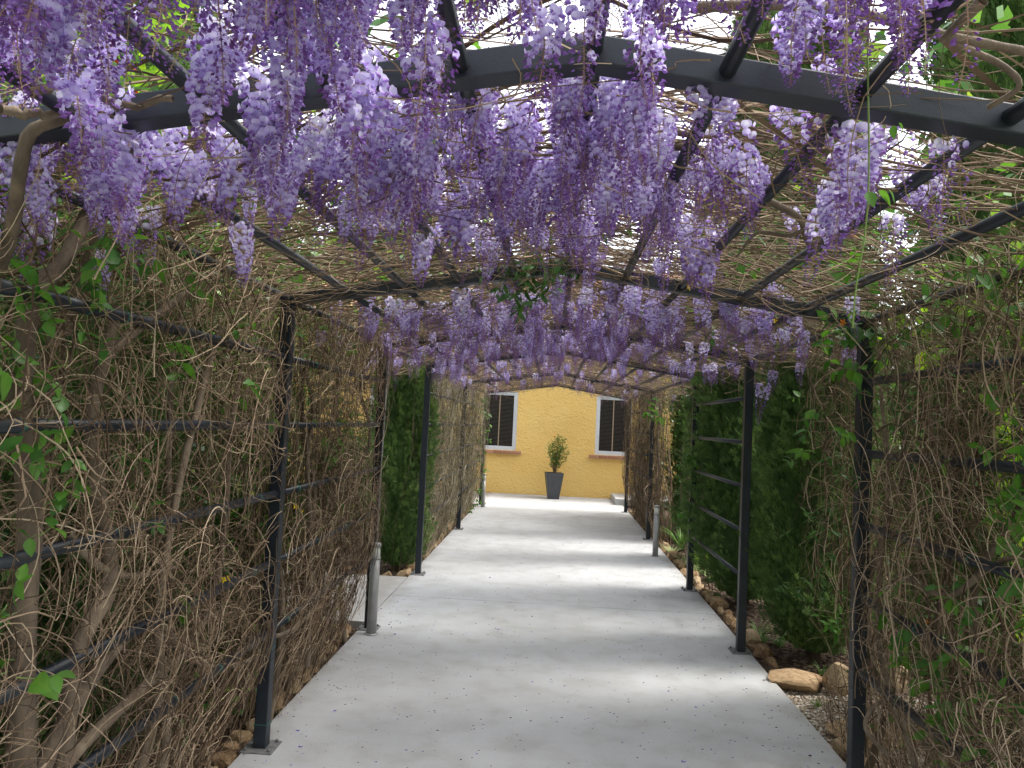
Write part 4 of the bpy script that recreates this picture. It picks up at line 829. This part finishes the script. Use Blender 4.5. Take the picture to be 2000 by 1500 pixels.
trees = [(5.0, 7.5, 0, 1.7, 4.2), (4.4, 13.5, 1, 1.8, 4.6), (-6.5, 13, 0, 2.4, 5.2), (-5.2, 21.5, 1, 3.2, 6.2), (-9.0, 8.0, 1, 2.6, 4.4), (-9.5, 5.5, 1, 2.6, 2.3), (-10.5, 10.5, 0, 2.8, 2.6), (-12, 16, 1, 3.2, 2.6), (-8, 2, 3, 2.4, 2.2), (9.5, 5.5, 0, 2.6, 2.5), (9.2, 10.5, 3, 2.6, 2.3), (8.5, 2.2, 1, 2.6, 2.4), (7.8, 17.5, 1, 2.8, 2.8), (13, 15, 0, 3.0, 2.6), (6.8, 20, 0, 2.6, 3.0), (-14, 22, 0, 3.6, 3.2), (16, 20, 1, 3.4, 3)]
tl = ['tall leafy tree behind the full right cypress', 'tall tree behind the right bollard and dry vine', 'tall leafy tree rising behind the left dry vine wall', 'very tall tree behind the yellow house at left', 'tall tree left of the side path', 'broad tree far left across the lawn', 'dark tree far left behind the side path', 'tree left of the yellow house', 'pale tree far behind the nearest left trunks', 'dark tree far right beyond the gravel', 'pale tree far right behind the cypresses', 'tree at the far right behind the lime climber', 'tree rising right of the yellow house', 'tree in front of the distant bungalow', 'tall tree behind the right end of the yellow house', 'distant tree farthest on the left', 'distant tree beside the bungalow']
for (x, y, k, s, sz), lb in zip(trees, tl):
    t = empty('tree', (x, y, -.1), lb, 'tree', 'background trees'); link('trunk', TB, t, mtx((x, y, -.1), 0, s, s, sz)); link('crown', BU[k], t, mtx((x, y, .55), x+y, s, s, sz*.8))

# ------------------------------------------------------------------ strappy plants
def clump(x, y, n, L, wd, tone, label, seed, droop=1.):
    rs = np.random.RandomState(seed); mb = MB()
    for _ in range(n):
        a = rs.uniform(0, 6.28); l = L*rs.uniform(.6, 1.1); o = np.array([math.cos(a), math.sin(a), 0]); s_ = np.array([-math.sin(a), math.cos(a), 0]); b = np.array([x, y, -.05])+o*rs.uniform(0, .04); V = []
        for k in range(5):
            q = k/4; c = b+o*l*(q*.35+q*q*.35*droop)+np.array([0, 0, l*(q-.45*droop*q*q)]); w_ = wd*(1-q*.85)
            V += [c-s_*w_, c+s_*w_]
        mb.add(V, [(2*k, 2*k+1, 2*k+3, 2*k+2) for k in range(4)], np.clip(tone+rs.normal()*.15, 0, 1))
    tag(link('strappy_plant', mb.build('strappy_plant', M['grass'])), label, 'plant', 'strappy plants in the right bed')
p = on_z(1330, 1075, -.05); clump(p.x, p.y, 60, .50, .012, .55, 'tall green strappy plant behind the far post of the ladder rails', 1)
for k, (px, py, L, tn, lb) in enumerate([(1335, 1105, .26, .9, 'variegated cream leaved clump right of the bollard'), (1362, 1122, .26, .95, 'variegated clump just behind the far ladder post'), (1388, 1135, .24, .85, 'variegated clump between the two ladder posts'), (1310, 1085, .22, .9, 'pale clump closest to the right bollard'),
        (1480, 1245, .22, .45, 'small green grass tuft behind the near ladder post'), (1520, 1262, .12, .5, 'tiny green tuft left of the cypress foot'), (1400, 1178, .2, .6, 'thin leggy tuft under the lowest ladder rail'), (1590, 1340, .05, .5, 'tiny weed on the gravel by the boulders')]):
    p = on_z(px, py, -.05); clump(max(p.x, PR+.12), p.y, 70 if tn > .8 else 30, L, .006, tn, lb, 30+k)

for k, (x, y, L, lb) in enumerate([(1.95, 5.55, .12, 'small weed tuft between the boulders and the cypress foot'), (1.75, 6.3, .14, 'little green tuft beside the stones behind the near ladder post'), (2.3, 6.5, .16, 'grass tuft at the foot of the full cypress'), (1.7, 4.9, .07, 'tiny weed in the gravel strip'), (-1.55, 3.2, .12, 'small weed under the nearest left vine wall')]):
    clump(x, y, 24, L, .004, .5, lb, 60+k)
# ------------------------------------------------------------------ potted plant
pp = on_z(1080, 974); pp = Vector((pp.x, min(pp.y, WALL_Y-.28), 0))
pt = empty('potted_plant', pp, 'tapered dark grey pot with a leafy green shrub against the yellow wall', 'potted plant'); T4 = Matrix.Translation(pp)
def frustum(mb, w0, w1, z0, z1, tone=.5):
    V = [(-w0, -w0, z0), (w0, -w0, z0), (w0, w0, z0), (-w0, w0, z0), (-w1, -w1, z1), (w1, -w1, z1), (w1, w1, z1), (-w1, w1, z1)]
    mb.add(V, [(0, 3, 2, 1), (0, 1, 5, 4), (1, 2, 6, 5), (2, 3, 7, 6), (3, 0, 4, 7)], tone)
mb = MB(); frustum(mb, .115, .19, 0, .56); w1, w2 = .19, .165
V = [(-w1, -w1, .56), (w1, -w1, .56), (w1, w1, .56), (-w1, w1, .56), (-w2, -w2, .56), (w2, -w2, .56), (w2, w2, .56), (-w2, w2, .56), (-w2, -w2, .5), (w2, -w2, .5), (w2, w2, .5), (-w2, w2, .5)]
mb.add(V, [(0, 1, 5, 4), (1, 2, 6, 5), (2, 3, 7, 6), (3, 0, 4, 7), (4, 5, 9, 8), (5, 6, 10, 9), (6, 7, 11, 10), (7, 4, 8, 11)])
link('pot', mb.build('pot', M['pot']), pt, T4 @ Matrix.Rotation(.12, 4, 'Z'))
link('soil', MB().box(-.165, .165, -.165, .165, .48, .52).build('soil', M['soil']), pt, T4 @ Matrix.Rotation(.12, 4, 'Z'))
rs = np.random.RandomState(4); mb = MB(); lf = MB()
for k in range(15):
    a = rs.uniform(0, 6.28); sprd = rs.uniform(.03, .29); h = rs.uniform(.60, .92)*(1-.9*sprd)
    P = smooth_path([(0, 0, .5), (math.cos(a)*sprd*.4, math.sin(a)*sprd*.4, .5+h*.4), (math.cos(a)*sprd*.8, math.sin(a)*sprd*.8, .5+h*.75), (math.cos(a)*sprd, math.sin(a)*sprd, .5+h)], 12)
    tube_mb(mb, P[None], np.linspace(.006, .002, 12)[None], 4, .4)
    for q in range(3, 12):
        for _ in range(7):
            c = P[q]+rs.normal(size=3)*.02; y = rs.normal(size=3); y[2] = abs(y[2])*.6+.2; y /= np.linalg.norm(y); x = np.cross(y, rs.normal(size=3)); x /= np.linalg.norm(x); L = rs.uniform(.05, .10)
            lf.add([c, c+y*L*.5+x*L*.13, c+y*L, c+y*L*.5-x*L*.13], [(0, 1, 2, 3)], rs.uniform(.1, .7))
link('branches', mb.build('branches', M['twig']), pt, T4); link('foliage', lf.build('foliage', M['bush_pale']), pt, T4)
for p in ((-.05, -.05, 1.33), (.08, -.03, 1.24), (-.02, 0, 1.38)): link('bloom', BLOOMO, pt, T4 @ mtx(p, 1, .025, .025, .03, .8))
